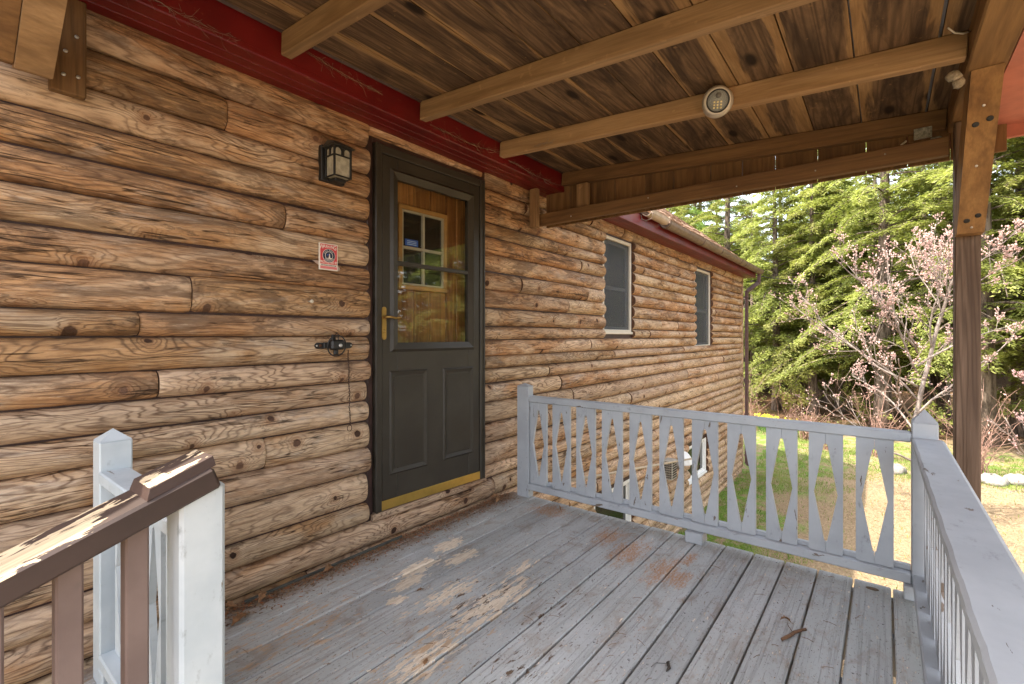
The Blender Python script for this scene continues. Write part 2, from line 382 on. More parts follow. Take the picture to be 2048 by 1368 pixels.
def deck_mat():
    g = G('worn_grey_deck_paint', .6, .3); w = g.attr('wc'); r = g.attr('rnd', 'Fac'); x, y, z = g.sep(w)
    p = g.pos(); px, py, pz = g.sep(p)
    gr = g.noise(g.xyz(g.math('MULTIPLY', x, 2.2), g.math('MULTIPLY', y, 75.), z), 1., 4, .6, .25)
    rid = g.ss(gr, .34, .5)
    a = g.noise(g.vm('MULTIPLY', p, (2.5, 5, 1)), 1., 5, .62)
    c = g.mix(g.ss(a, .35, .65), (.37, .37, .36), (.45, .45, .44))
    c = g.mix(g.ss(g.noise(p, 1.4, 3), .4, .62, 0., .35), c, (.37, .375, .35))
    c = g.mix(g.math('MULTIPLY', g.math('SUBTRACT', 1., rid), .24), c, (.10, .09, .075))
    # fine dirt flecks
    fl = g.noise(g.vm('MULTIPLY', p, (60, 110, 1)), 1., 4, .7); c = g.mix(g.ss(fl, .57, .67, 0., .8), c, (.10, .08, .06))
    dr = g.noise(g.vm('MULTIPLY', p, (5, 9, 1)), 1., 7, .72, .6)
    c = g.mix(g.ss(dr, .49, .68, 0., .5), c, (.23, .155, .095))
    def region(lst):
        o = None
        for (cx, cy, ra, rb) in lst:
            d = g.vm('LENGTH', g.xyz(g.math('DIVIDE', g.math('SUBTRACT', px, cx), ra), g.math('DIVIDE', g.math('SUBTRACT', py, cy), rb), 0.))
            q = g.math('SUBTRACT', 1., d, clamp=True); o = q if o is None else g.math('MAXIMUM', o, q)
        return o
    # bare wood where paint peeled
    solid = region([(1.85, -.30, .15, .075), (1.79, -.46, .16, .07), (1.58, -.37, .19, .07), (1.46, -.44, .14, .06), (1.33, -.52, .07, .04)])
    e1 = g.noise(g.vm('MULTIPLY', p, (22, 60, 1)), 1., 5, .65)
    m1 = g.ss(g.math('ADD', solid, g.math('MULTIPLY', g.math('SUBTRACT', e1, .5), 2.2)), .33, .36)
    br = region([(1.5, -.66, .34, .12), (1.52, -.86, .42, .16), (1.66, -.87, .3, .13), (1.15, -.90, .28, .14), (1.9, -.78, .2, .06)])
    e2 = g.noise(g.vm('MULTIPLY', p, (13, 62, 1)), 1., 6, .68, .3)
    m2 = g.ss(g.math('ADD', g.math('MULTIPLY', br, .26), e2), .655, .668)
    wood = g.mix(g.ss(e2, .45, .6), (.76, .64, .50), (.60, .48, .36))
    c = g.mix(m2, c, wood); c = g.mix(m1, c, wood)
    e3 = g.noise(g.vm('ADD', g.vm('MULTIPLY', p, (14, 50, 1)), (7, 3, 1)), 1., 6, .68, .3)
    m3 = g.ss(g.math('ADD', g.math('MULTIPLY', region([(1.55, -.8, .6, .4), (1.2, -1.2, .7, .3), (1.7, -1.1, .5, .15)]), .14), e3), .695, .71)
    c = g.mix(m3, c, (.13, .085, .055))
    # rust and pine dust stains
    rs = region([(2.40, -1.12, .26, .15), (2.30, -1.34, .22, .12), (2.27, -1.43, .14, .08), (2.49, -1.40, .12, .06), (2.5, -.95, .2, .14), (2.62, -.45, .16, .2)])
    e4 = g.noise(g.vm('MULTIPLY', p, (11, 40, 1)), 1., 8, .78, .5)
    c = g.mix(g.math('MULTIPLY', g.ss(g.math('ADD', g.math('MULTIPLY', rs, .32), e4), .55, .76, 0., .9), g.ss(fl, .40, .56, .25, 1.)), c, (.38, .18, .07))
    # sawdust along joints at left
    sd = region([(.95, -.4, .75, .5), (1.2, -.9, .6, .35)])
    e5 = g.noise(g.vm('MULTIPLY', p, (9, 40, 1)), 1., 6, .75, .3)
    c = g.mix(g.math('MULTIPLY', g.ss(g.math('ADD', g.math('MULTIPLY', sd, .18), e5), .66, .74), .8), c, (.47, .30, .17))
    # dirt band by the wall
    wd = g.ss(g.math('ADD', py, g.math('MULTIPLY', g.math('SUBTRACT', e4, .5), .35)), -.19, -.03)
    c = g.mix(g.math('MULTIPLY', wd, .85), c, g.mix(g.ss(fl, .4, .6), (.16, .095, .055), (.27, .18, .11)))
    c = g.n('HueSaturation', Value=g.math('MULTIPLY_ADD', r, .22, .89), Saturation=1., Hue=.5, Color=c)
    g.col(c)
    h = g.math('ADD', g.math('MULTIPLY', rid, .9), g.math('MULTIPLY', fl, .25))
    h = g.math('SUBTRACT', h, g.math('MULTIPLY', g.math('MAXIMUM', m1, g.math('MAXIMUM', m2, m3)), .5))
    g.bump(h, .0017, .8); g.rough(g.math('MULTIPLY_ADD', a, .35, .42)); return g.m
M_deck = deck_mat()

def ground_mat():
    g = G('lawn_and_litter', .95, .1); p = g.pos(); x, y, z = g.sep(p)
    big = g.noise(g.vm('MULTIPLY', p, (1, 1, 0)), .55, 4, .6, .4); mid = g.noise(p, 3., 5, .65); fin = g.noise(p, 38., 5, .7); f2 = g.noise(g.vm('MULTIPLY', p, (30, 90, 1)), 1., 4, .7)
    thatch = g.mix(g.ss(fin, .3, .7), (.215, .150, .088), (.36, .26, .155))
    thatch = g.mix(g.ss(f2, .55, .72, 0., .6), thatch, (.50, .40, .27))
    thatch = g.mix(g.ss(mid, .55, .75, 0., .55), thatch, (.21, .13, .075))
    grass = g.mix(g.ss(fin, .3, .7), (.06, .12, .018), (.20, .30, .055))
    grass = g.mix(g.ss(mid, .45, .7, 0., .6), grass, (.25, .25, .09))
    # green next to the house and out by the trees, tan between
    near = g.math('ADD', y, g.math('MULTIPLY', g.math('SUBTRACT', big, .5), 3.2))
    gm = g.ss(near, -1.4, -.8)
    d = g.vm('LENGTH', g.xyz(x, g.math('ADD', y, 2.2), 0.)); dd = g.math('ADD', d, g.math('MULTIPLY', g.math('SUBTRACT', big, .5), 5.))
    gm2 = g.math('MULTIPLY', g.ss(dd, 11.4, 12.2), g.ss(dd, 15.5, 14.6))
    gm = g.math('MAXIMUM', gm, g.math('MULTIPLY', gm2, g.ss(mid, .38, .52)))
    gm = g.math('MULTIPLY', gm, g.ss(g.noise(p, 5.5, 5, .7), .40, .56))
    c = g.mix(gm, thatch, grass)
    litter = g.mix(g.ss(fin, .35, .65), (.10, .055, .03), (.26, .15, .08))
    litter = g.mix(g.ss(g.noise(p, 1.1, 3), .5, .62, 0., .5), litter, (.05, .06, .02))
    c = g.mix(g.ss(dd, 14.8, 16.4), c, litter)
    g.col(c); g.bump(g.math('ADD', fin, f2), .02, .8); return g.m
M_ground = ground_mat()
def leaf_mat(name, c1, c2, c3=None, trans=.45):
    g = G(name, .6, .25); r = g.attr('rnd', 'Fac'); oi = g.n('ObjectInfo', out=5) if False else g.t.nodes.new('ShaderNodeObjectInfo').outputs['Random']
    n = g.noise(g.pos(), .9, 3)
    c = g.mix(r, c1, c2)
    if c3: c = g.mix(g.ss(n, .45, .68), c, c3)
    c = g.n('HueSaturation', Hue=g.math('MULTIPLY_ADD', oi, .03, .485), Saturation=1., Value=g.math('MULTIPLY_ADD', oi, .35, .82), Color=c)
    g.col(c)
    tl = g.t.nodes.new('ShaderNodeBsdfTranslucent'); g.put(tl.inputs[0], g.mix(.5, c, (.35, .42, .05)))
    mx = g.t.nodes.new('ShaderNodeMixShader'); mx.inputs[0].default_value = trans
    g.t.links.new(g.b.outputs[0], mx.inputs[1]); g.t.links.new(tl.outputs[0], mx.inputs[2])
    g.t.links.new(mx.outputs[0], g.t.nodes['Material Output'].inputs[0]); return g.m
M_hem = leaf_mat('hemlock_needles', (.09, .13, .03), (.42, .41, .125), (.34, .35, .09))
M_pine = leaf_mat('pine_needles', (.14, .25, .06), (.30, .44, .12))
M_bush = leaf_mat('spring_bush_leaves', (.22, .28, .06), (.40, .40, .15))
M_yel = leaf_mat('daffodil_petals', (.75, .60, .04), (.85, .75, .12), trans=.3)
M_dafl = leaf_mat('daffodil_leaves', (.06, .17, .05), (.14, .28, .09), trans=.3)
def bark_mat(name, a, b, s=9.):
    g = G(name, .9, .15); p = g.n('TexCoord', out=3)
    n = g.noise(g.vm('MULTIPLY', p, (s, s, s*.25)), 1., 6, .7); m = g.noise(p, 2., 3)
    g.col(g.mix(g.ss(n, .38, .62), a, b)); g.bump(n, .02); return g.m
M_bark = bark_mat('hemlock_bark', (.075, .055, .042), (.24, .18, .14))
M_magb = bark_mat('magnolia_bark', (.16, .125, .10), (.33, .27, .23), 14)
M_twig = bark_mat('reddish_twigs', (.20, .11, .08), (.36, .22, .17), 14)
M_bud = leaf_mat('pink_magnolia_buds', (.40, .22, .20), (.58, .40, .35), trans=.2)
M_dryleaf = plain('dry_oak_leaf', (.23, .115, .05), .7, var=.35, nscale=60)
M_web = plain('dusty_cobweb_and_straw', (.26, .18, .11), .9, var=.3)

# ================================================================ GROUND
def build_ground():
    xs = np.concatenate([[-300, -120, -50, -20, -8], np.arange(-3, 24, .35), [26, 30, 38, 50, 80, 140, 300]])
    ys = np.concatenate([[-300, -120, -50, -25], np.arange(-14, 6, .35), [8, 12, 20, 40, 100, 300]])
    mb = MB(); nx, ny = len(xs), len(ys); vs = []
    for j, y in enumerate(ys):
        for i, x in enumerate(xs):
            h = .03*math.sin(x*1.3+y)*math.cos(y*1.1-x*.4)+.02*math.sin(x*3.1)*math.sin(y*2.7)
            d = math.hypot(x, y+2.2); h += .10*max(0, min(1, (d-13)/4)) + max(0, d-20)*.035 if d < 140 else 4.2
            if y > -.3 and -3 < x < 11: h = 0
            vs.append((x, y, -1.5+h))
    fs = [(j*nx+i, j*nx+i+1, (j+1)*nx+i+1, (j+1)*nx+i) for j in range(ny-1) for i in range(nx-1)]
    mb.add(vs, fs, None, .5, True)
    struct('ground', mb, M_ground)
build_ground()
def gz(x, y):
    h = .03*math.sin(x*1.3+y)*math.cos(y*1.1-x*.4)+.02*math.sin(x*3.1)*math.sin(y*2.7)
    d = math.hypot(x, y+2.2); h += .10*max(0, min(1, (d-13)/4)) + max(0, d-20)*.035
    if y > -.3 and -3 < x < 11: h = 0
    return -1.5+h

# ================================================================ LOG CABIN
cabin = thing('log_cabin', (5, 2, -1.5), 'weathered log cabin with red soffit and brown shingle roof', 'house')
YV = .052                                    # valley plane between the logs; crests stand at y = 0
DOOR = (1.575, 2.495); 
W1 = (4.35, 5.04, 1.19, 2.195); W2 = (7.27, 8.10, .985, 2.185)
B1 = (4.16, 5.04, -.98, -.44); B2 = (6.95, 7.88, -1.00, -.46)
lowz = [0.0, -.135, -.262, -.395, -.52, -.652, -.775, -.905, -1.03, -1.16, -1.285, -1.42, -1.55]
zl = [2.36, 2.186, 2.04, 1.912, 1.783, 1.657, 1.529, 1.402, 1.249, 1.153, 1.022, .91, .80, .69, .545, .405, .244, .134] + lowz
zr = [2.36, 2.21, 2.107, 1.969, 1.87, 1.747, 1.618, 1.487, 1.356, 1.226, 1.13, 1.01, .916, .813, .681, .531, .389, .232, .134] + lowz
jl = {1: [.85], 4: [1.102], 7: [.718], 8: [.544], 10: [.605], 13: [1.011], 16: [.829]}
def log_piece(mb, x0, x1, z0, z1, e0=True, e1=True):
    h = z0-z1; zc = (z0+z1)/2; n = max(3, int((x1-x0)/.07)); q = random.random(); rn = random.random()
    ph = random.random()*6; amp = random.uniform(.002, .0055); B = (YV-.008 if x0 < 3 else YV)+random.uniform(-.006, .010)
    slope = random.uniform(-.004, .004)
    prof = 17; vs = []; wc = []; xs = []
    for i in range(n+1): xs.append(x0+(x1-x0)*i/n)
    rd = .016; ends = []
    if x1-x0 > .08:
        if e0: xs = [x0, x0+rd*.3, x0+rd] + [x for x in xs if x > x0+rd*1.5]
        if e1: xs = [x for x in xs if x < x1-rd*1.5] + [x1-rd, x1-rd*.3, x1]
    for x in xs:
        d = 9.
        if e0: d = min(d, x-x0)
        if e1: d = min(d, x1-x)
        k = 1-.16*(1-min(1, d/rd))**2
        b = B*k+amp*math.sin(x*2.1+ph)+amp*.6*math.sin(x*5.3+ph*2); zz = zc+slope*math.sin(x*1.3+ph)
        hh = h/2*(.985 if k < 1 else 1.)
        for j in range(prof):
            s_ = math.sin((-1+2*j/(prof-1))*math.pi/2); pw = 2.7 if x0 < 2.6 and z0 > .1 else 2.25
            y = YV-b*max(0., 1-abs(s_)**pw)**.58; zq = zz+hh*s_*(1 if k == 1 else .965)
            vs.append((x, y, zq)); wc.append((x+q*61, y*.35+q*17+rn*5, zq+q*3.1))
    m = len(xs); fs = [(i*prof+j, i*prof+j+1, (i+1)*prof+j+1, (i+1)*prof+j) for i in range(m-1) for j in range(prof-1)]
    mb.add(vs, fs, wc, rn, True)
    return [(vs[:prof], x0), (vs[-prof:], x1)]
def holes_for(z0, z1):
    zc = (z0+z1)/2; hs = []
    for a, b, lo, hi in ((W1), (W2), (B1), (B2)):
        if min(z0, hi)-max(z1, lo) > .35*(z0-z1): hs.append((a, b))
    return hs
def build_logs():
    mb = MB()
    def run(x0, x1, z0, z1, joints, endL, endR):
        cuts = []
        for a, b in sorted(holes_for(z0, z1)):
            if a > x0 and b < x1: cuts.append((a-random.uniform(-.005, .02), b+random.uniform(.0, .03)))
        segs = []; s = x0; el = endL
        for a, b in cuts: segs.append((s, a, el, True)); s = b; el = True
        segs.append((s, x1, el, endR))
        for a, b, e0, e1 in segs:
            js = sorted(j for j in joints if a+.15 < j < b-.15); pts = [a]+js+[b]
            for i in range(len(pts)-1):
                p0 = pts[i]+(.002 if i else 0); p1 = pts[i+1]-(.002 if i < len(pts)-2 else 0)
                es = log_piece(mb, p0, p1, z0-.002, z1+.002, e0 or i > 0, e1 or i < len(pts)-2)
                for k, (ring, x) in enumerate(es):
                    if (k == 0 and (e0 or i > 0)) or (k == 1 and (e1 or i < len(pts)-2)):
                        c = [(x, YV+.03, ring[-1][2]), (x, YV+.03, ring[0][2])]
                        mb.cur = 1; mb.add(list(ring)+c, [tuple(range(len(ring)+2))]); mb.cur = 0
    for i in range(len(zl)-1):
        z0, z1 = zl[i], zl[i+1]
        if z1 > .12: run(-2.2, 1.558+random.uniform(-.008, .012), z0, z1, jl.get(i, [])+[random.uniform(-1.6, -.2)], False, True)
    for i in range(len(zr)-1):
        z0, z1 = zr[i], zr[i+1]
        if z1 > .12:
            j = []; x = 2.5+random.uniform(.35, 2.2)
            while x < 9.8: j.append(x); x += random.choice([.75, 1.1, 1.7, 2.3, 3.0])+random.uniform(-.2, .3)
            run(2.505+random.uniform(-.01, .01), 10.12, z0, z1, j, True, True)
    run(1.56, 2.50, 2.36, 2.262, [], True, True)
    z = [.134]+lowz
    for i in range(len(z)-1):
        j = [2.62] if i == 0 else []; x = (3.4 if i == 0 else 0)+random.uniform(0, 1.8)
        while x < 9.8: j.append(x); x += random.choice([.9, 1.4, 2.1, 2.9])+random.uniform(-.2, .3)
        run(-2.2, 10.12, z[i], z[i+1], j, False, True)
    w = mb.build('log_wall', [M_log, M_logend], cabin, recalc=False)
    # plank backing behind the valleys, split round the openings
    bk = MB(); y0, y1 = YV-.004, YV+.10
    def blk(a, b, lo, hi): bk.box(a, b, y0, y1, lo, hi, 0)
    cols = [(-2.2, 1.575, None), (1.575, 2.495, (.134, 2.262)), (2.495, 4.16, None), (4.16, 4.35, 'b1'), (4.35, 5.04, 'w1'), (5.04, 6.95, None), (6.95, 7.27, 'b2'), (7.27, 7.88, 'w2'), (7.88, 8.10, 'w2o'), (8.10, 10.1, None)]
    for a, b, k in cols:
        if k is None: hs = []
        elif k == 'b1': hs = [B1[2:]]
        elif k == 'w1': hs = [B1[2:], W1[2:]]
        elif k == 'b2': hs = [B2[2:]]
        elif k == 'w2': hs = [B2[2:], W2[2:]]
        elif k == 'w2o': hs = [W2[2:]]
        else: hs = [k]
        lo = -1.56
        for h0, h1 in hs: blk(a, b, lo, h0); lo = h1
        blk(a, b, lo, 2.36)
    bk.build('wall_backing', M_trimd, w)
build_logs()
# end walls, back, foundation
def end_wall(x, sgn):
    mb = MB(); z = -1.42
    while z < 6.2:
        z1 = z+.13; yy1 = 8.0
        y0 = .11 if z1 < 2.36 else .11+(z1-2.36)/.8; yb = 8.0 if z1 < 2.36 else 8.0-(z1-2.36)/.8
        if yb-y0 < .3: break
        vs = []; n = 7; q = random.random()
        for yv in (y0, yb):
            for j in range(n):
                a = -1.3+2.6*j/(n-1); vs.append((x+sgn*.05*(math.cos(a)-math.cos(1.3))/(1-math.cos(1.3)), yv, z+.065+.064*math.sin(a)/math.sin(1.3)))
        fs = [(j, j+1, n+j+1, n+j) for j in range(n-1)]
        mb.add(vs, fs, [(p[1]+q*40, p[0], p[2]+q*7) for p in vs], q, True)
        z = z1
    mb.box(x-sgn*.06, x-.002*sgn, .17, 8.0, -1.5, 2.36, 0)
    mb.prism([(.17, 2.361), (8.0, 2.361), (4.085, 5.49)], lambda a, b, t: (t, a, b), x-sgn*.06, x-.002*sgn)
    mb.build('end_wall', M_log, cabin)
end_wall(10.12, 1); end_wall(-2.2, -1)
mb = MB(); mb.box(-2.2, 10.1, 7.95, 8.05, -1.5, 2.36, 0); mb.build('back_wall', M_log, cabin)
mb = MB(); mb.box(-2.25, 10.14, .03, .16, -1.62, -1.445, .01); mb.build('foundation', M_conc, cabin)
# log corner post strip at the far corner
mb = MB(); mb.box(10.12, 10.16, -.01, .12, -1.42, 2.34, .004); mb.build('corner_board', M_log, cabin)

# soffit + fascia
mb = MB()
for i, (a, b) in enumerate([(-.176, -.118), (-.116, -.060), (-.058, .045)]): mb.box(-2.3, 10.32, a, b, 2.300, 2.318, .002)
mb.build('soffit', M_red, cabin)
mb = MB(); mb.box(-2.3, 10.32, -.200, -.178, 2.294, 2.442, .003); mb.box(-2.3, 10.32, -.2035, -.2005, 2.296, 2.318, .001); mb.build('fascia', M_red, cabin)
mb = MB(); mb.box(10.16, 10.32, -.176, .02, 2.319, 2.43, .002); mb.build('eave_return', M_red, cabin)

# main roof with shingle tabs
def build_roof():
    p = .8; y0, z0 = -.235, 2.452; L = 4.3; xa, xb = -2.5, 10.36
    deck = MB(); c = math.hypot(1, p)
    deck.prism([(y0, z0), (4.085, z0+p*(4.085-y0)), (4.085, z0+p*(4.085-y0)-.10), (y0+.02, z0-.03)], lambda a, b, t: (t, a, b), xa, xb)
    yb = 8.17+.235
    deck.prism([(yb, z0), (4.086, z0+p*(4.085-y0)), (4.086, z0+p*(4.085-y0)-.10), (yb-.02, z0-.03)], lambda a, b, t: (t, a, b), xa, xb)
    rf = deck.build('roof', M_trimd, cabin)
    g = G('brown_asphalt_shingle', .95, .1); r = g.attr('rnd', 'Fac'); n = g.noise(g.pos(), 60, 3); n2 = g.noise(g.pos(), 2, 4)
    cc = g.mix(r, (.20, .115, .075), (.40, .265, .185)); cc = g.mix(g.ss(n, .4, .7, 0, .5), cc, (.50, .38, .29)); cc = g.mix(g.ss(n2, .5, .7, 0, .4), cc, (.15, .09, .065))
    g.col(cc); g.bump(n, .003)
    sh = MB(); d = Vector((0, 1, p)).normalized(); nn = Vector((0, -p, 1)).normalized(); e = .125; k = 0
    tot = (4.085-y0)*c
    while k*e < tot:
        x = xa+random.uniform(0, .2)
        while x < xb:
            w = random.choice([.10, .16, .22, .28]); x1 = min(x+w, xb)
            if x1 > 3.0 or k < 3:
                th = random.uniform(.006, .016); s0 = k*e-random.choice([0, 0, .006, .02]); s1 = (k+1)*e+.01
                o = Vector((0, y0-.01, z0+.002))
                a = o+d*s0+nn*th; b = o+d*s1+nn*.003; a2 = o+d*s0
                sh.add([(x, a.y, a.z), (x1-.004, a.y, a.z), (x1-.004, b.y, b.z), (x, b.y, b.z), (x, a2.y, a2.z), (x1-.004, a2.y, a2.z)],
                       [(0, 1, 2, 3), (4, 5, 1, 0), (5, 2, 1), (4, 0, 3)])
            else:
                pass
            x = x1
        k += 1
    # plain courses where the porch roof hides the slope
    for k2 in range(3, int(tot/e)+1):
        o = Vector((0, y0-.01, z0+.002)); a = o+d*(k2*e)+nn*.012; b = o+d*((k2+1)*e+.01)+nn*.003
        sh.add([(xa, a.y, a.z), (3.0, a.y, a.z), (3.0, b.y, b.z), (xa, b.y, b.z)], [(0, 1, 2, 3)])
    sh.build('shingles', g.m, rf, recalc=False)
build_roof()

# gutter, brackets, downspout
def gutter(x0, x1, yc, zc, r, mat, name):
    mb = MB(); n = 9; m = max(2, int((x1-x0)/.6)); vs = []; fs = []
    prof = [(yc-r*1.08, zc+.012), (yc-r, zc+.012)]
    for i in range(n): a = math.pi*(1+i/(n-1)); prof.append((yc+r*math.cos(a), zc+r*1.05*math.sin(a)))
    for i in range(n)[::-1]: a = math.pi*(1+i/(n-1)); prof.append((yc+(r-.004)*math.cos(a), zc+(r-.004)*1.05*math.sin(a)))
    mb.prism(prof, lambda a, b, t: (t, a, b), x0, x1)
    return mb.build(name, mat, cabin)
gt = gutter(5.25, 10.42, -.262, 2.432, .062, M_gutter, 'gutter')
gutter(4.72, 5.25, -.262, 2.452, .055, M_gutterl, 'gutter_outlet_piece')
for x in (5.28, 6.55, 7.45, 8.65, 9.0, 9.9, 10.38):
    pts = [(x, -.262+.067*math.cos(math.pi*(1+i/8)), 2.432+.071*math.sin(math.pi*(1+i/8))) for i in range(9)]
    mb = MB()
    for i in range(8): mb.bar(pts[i], pts[i+1], .022, .006, .001, up=(0, pts[i][1]+.262+.001, pts[i][2]-2.432))
    mb.build('gutter_bracket', M_gutter, gt)
for x in (4.35, 4.72):
    mb = MB()
    mb.tube([(x, -.20, 2.45), (x, -.21, 2.37), (x, -.25, 2.345), (x, -.32, 2.36), (x, -.335, 2.41), (x, -.31, 2.43)], .006, 6)
    mb.build('gutter_hanger', M_gutter, gt)
mb = MB()
mb.bar((10.30, -.262, 2.40), (10.30, -.262, 2.20), .075, .055, .008, up=(0, 1, 0)); mb.bar((10.30, -.262, 2.21), (10.235, -.06, 2.03), .073, .053, .008, up=(1, 0, 0))
mb.bar((10.23, -.055, 2.05), (10.23, -.055, -1.36), .076, .056, .008, up=(0, 1, 0)); mb.bar((10.23, -.055, -1.35), (10.30, -.20, -1.44), .073, .053, .008, up=(1, 0, 0))
for z in (1.9, .9, -.4, -1.2): mb.box(10.185, 10.275, -.087, -.02, z, z+.03, .002)
mb.build('downspout', M_spout, cabin)

# windows (double hung)
def window(W, basement=False):
    x0, x1, z0, z1 = W; yf = .066; fw = .036
    f = MB()
    f.box(x0, x0+fw, yf-.02, .13, z0, z1, .004); f.box(x1-fw, x1, yf-.02, .13, z0, z1, .004)
    f.box(x0+fw, x1-fw, yf-.018, .13, z1-fw, z1, .004); f.box(x0+fw, x1-fw, yf-.018, .13, z0, z0+fw*.9, .004)
    f.box(x0-.015, x1+.015, yf-.034, yf-.021, z0-.016, z0+.010, .003)
    fr = f.build('window', M_cream if not basement else M_white, cabin)
    s = MB(); a, b, c, d = x0+fw, x1-fw, z0+fw*.9, z1-fw; ys = .085; t = .032
    if basement:
        s.box(a, b, ys-.01, ys+.03, c, c+t, .003); s.box(a, b, ys-.01, ys+.03, d-t, d, .003); s.box(a, a+t, ys-.009, ys+.03, c, d, .003); s.box(b-t, b, ys-.009, ys+.03, c, d, .003)
        s.build('sash', M_white, fr); p = MB(); p.box(a+.01, b-.01, ys+.002, ys+.008, c+.01, d-.01, 0); p.build('pane', M_darkglass, fr)
    else:
        zm = c+(d-c)*.47
        s.box(a+.004, b-.004, ys, ys+.03, c, c+t, .003); s.box(a+.004, b-.004, ys-.004, ys+.03, zm-.02, zm+.02, .003); s.box(a+.004, b-.004, ys, ys+.03, d-t, d, .003)
        s.box(a+.005, a+.035, ys+.001, ys+.03, c, d, .003); s.box(b-.035, b-.005, ys+.001, ys+.03, c, d, .003)
        s.build('sash', M_sash, fr)
        p = MB(); p.box(a+.01, b-.01, ys+.012, ys+.017, c+.01, d-.01, 0); p.build('pane', M_darkglass, fr)
        q = MB(); q.box(a+.002, b-.002, ys-.022, ys-.020, c+.003, d-.003, 0); q.build('insect_screen', M_mesh, fr)
M_sash = plain('grey_tinted_sash', (.26, .27, .27), .5, var=.05, bump=0)
def meshmat():
    g = G('screen_mesh', .6, .2); g.col((.085, .09, .095)); t = g.t
    tr = t.nodes.new('ShaderNodeBsdfTransparent'); mx = t.nodes.new('ShaderNodeMixShader'); mx.inputs[0].default_value = .42
    t.links.new(tr.outputs[0], mx.inputs[1]); t.links.new(g.b.outputs[0], mx.inputs[2]); t.links.new(mx.outputs[0], t.nodes['Material Output'].inputs[0]); return g.m
M_mesh = meshmat()
window(W1); window(W2); window(B1, True); window(B2, True)
# dark rooms behind windows
mb = MB(); mb.box(3.9, 8.4, .6, .62, -1.4, 2.3, 0); mb.build('interior_wall', plain('dim_interior', (.10, .08, .06), .9, bump=0), cabin)

# wall vents
mb = MB(); mb.box(5.93, 6.10, -.10, .03, -.66, -.42, .004)
vb = mb.build('wall_vent', plain('galvanised_vent', (.45, .42, .36), .5, metal=.3), cabin)
mb = MB()
for i in range(5):
    for j in range(7): mb.box(5.924, 5.929, -.092+i*.024, -.078+i*.024, -.64+j*.03, -.622+j*.03, 0); 
for i in range(5):
    for j in range(7): mb.box(5.945+i*.03, 5.960+i*.03, -.106, -.101, -.64+j*.03, -.622+j*.03, 0)
mb.build('vent_holes', M_black, vb)
mb = MB(); Mv = Matrix.Translation((6.24, 0.0, -.53)) @ Matrix.Rotation(R(90), 4, 'X')
mb.lathe([(.055, -.02), (.055, .10), (.06, .11), (.06, .13), (.02, .135)], Mv, 16); v2 = mb.build('round_vent', plain('galvanised_pipe', (.5, .47, .42), .4, metal=.5), cabin)
mb = MB()
def dome(c, r):
    vs = []; fs = []; n, m = 14, 6
    for i in range(m+1):
        a = math.pi/2*i/m
        for k in range(n+1):
            b = math.pi*k/n; vs.append((c[0]-r*math.cos(b)*math.sin(a), c[1]-r*math.sin(b)*math.sin(a), c[2]+r*1.15*math.cos(a)))
    for i in range(m):
        for k in range(n): fs.append((i*(n+1)+k, i*(n+1)+k+1, (i+1)*(n+1)+k+1, (i+1)*(n+1)+k))
    return vs, fs
mb.add(*dome((6.62, .02, -.60), .15), smooth=True); mb.build('dryer_vent_hood', M_white, cabin, recalc=False)

# ---------------------------------------------------------------- storm door, set a touch askew in its frame
DA = R(-2.2); D0 = Vector((1.62, .04, 0))
MD = Matrix.Translation(D0) @ Matrix.Rotation(DA, 4, 'Z')      # local x along the door, y inward, z up
DW = .862
mb = MB(); b = lambda *a, m=mb, **k: m.box(*a, M=MD, **k)
# casing between the log ends and the frame
b(-.052, -.016, .002, .09, .128, 2.262, .004); b(DW+.004, DW+.034, .004, .09, .128, 2.262, .004); b(-.052, DW+.034, .006, .09, 2.235, 2.262, .003)
mb.build('door_casing', M_trimd, cabin)
mb = MB(); mb.box(-.03, DW+.02, -.022, .05, .128, .166, .004, M=MD); mb.build('door_sill', M_log, cabin)
f = MB()
b = lambda *a, **k: f.box(*a, M=MD, **k)
b(-.012, .030, -.020, .03, .17, 2.232, .004); b(DW-.042, DW, -.020, .03, .17, 2.232, .004); b(.031, DW-.043, -.018, .03, 2.185, 2.232, .004)
for s_ in (-.012, DW-.012): b(s_, s_+.012, -.026, -.021, .17, 2.232, .002)
door = f.build('storm_door', M_door, cabin)
s = MB(); b = lambda *a, **k: s.box(*a, M=MD, **k)
xa, xb = .034, DW-.046; gx0, gx1, gz0, gz1 = .141, .711, 1.117, 2.062
b(xa, gx0-.002, -.012, .026, .226, 2.182, .003); b(gx1+.002, xb, -.012, .026, .226, 2.182, .003)
b(gx0-.002, gx1+.002, -.0119, .0255, gz1+.002, 2.182, .003)
b(gx0-.002, gx1+.002, -.0119, .0255, .226, gz0-.002, .003)
b(xa, xb, -.008, .026, .170, .224, .002)
s.build('door_leaf', M_door, door)
s = MB(); b = lambda *a, **k: s.box(*a, M=MD, **k)
def bevel_frame(m, x0, x1, z0, z1, w, y0, y1):
    """mitred moulding: high on the outside, sloping to the inside"""
    O = [(x0, z0), (x1, z0), (x1, z1), (x0, z1)]; I = [(x0+w, z0+w), (x1-w, z0+w), (x1-w, z1-w), (x0+w, z1-w)]; H = [(x0+w*.3, z0+w*.3), (x1-w*.3, z0+w*.3), (x1-w*.3, z1-w*.3), (x0+w*.3, z1-w*.3)]
    for k in range(4):
        j = (k+1) % 4
        vs = [(O[k][0], y1, O[k][1]), (O[j][0], y1, O[j][1]), (H[j][0], y0, H[j][1]), (H[k][0], y0, H[k][1]), (I[j][0], y1, I[j][1]), (I[k][0], y1, I[k][1])]
        m.add([tuple(MD @ Vector(v)) for v in vs], [(0, 1, 2, 3), (3, 2, 4, 5), (0, 3, 5), (1, 4, 2), (0, 5, 4, 1)])
bevel_frame(s, gx0-.055, gx1+.055, gz0-.055, gz1+.055, .055, -.026, -.0118)
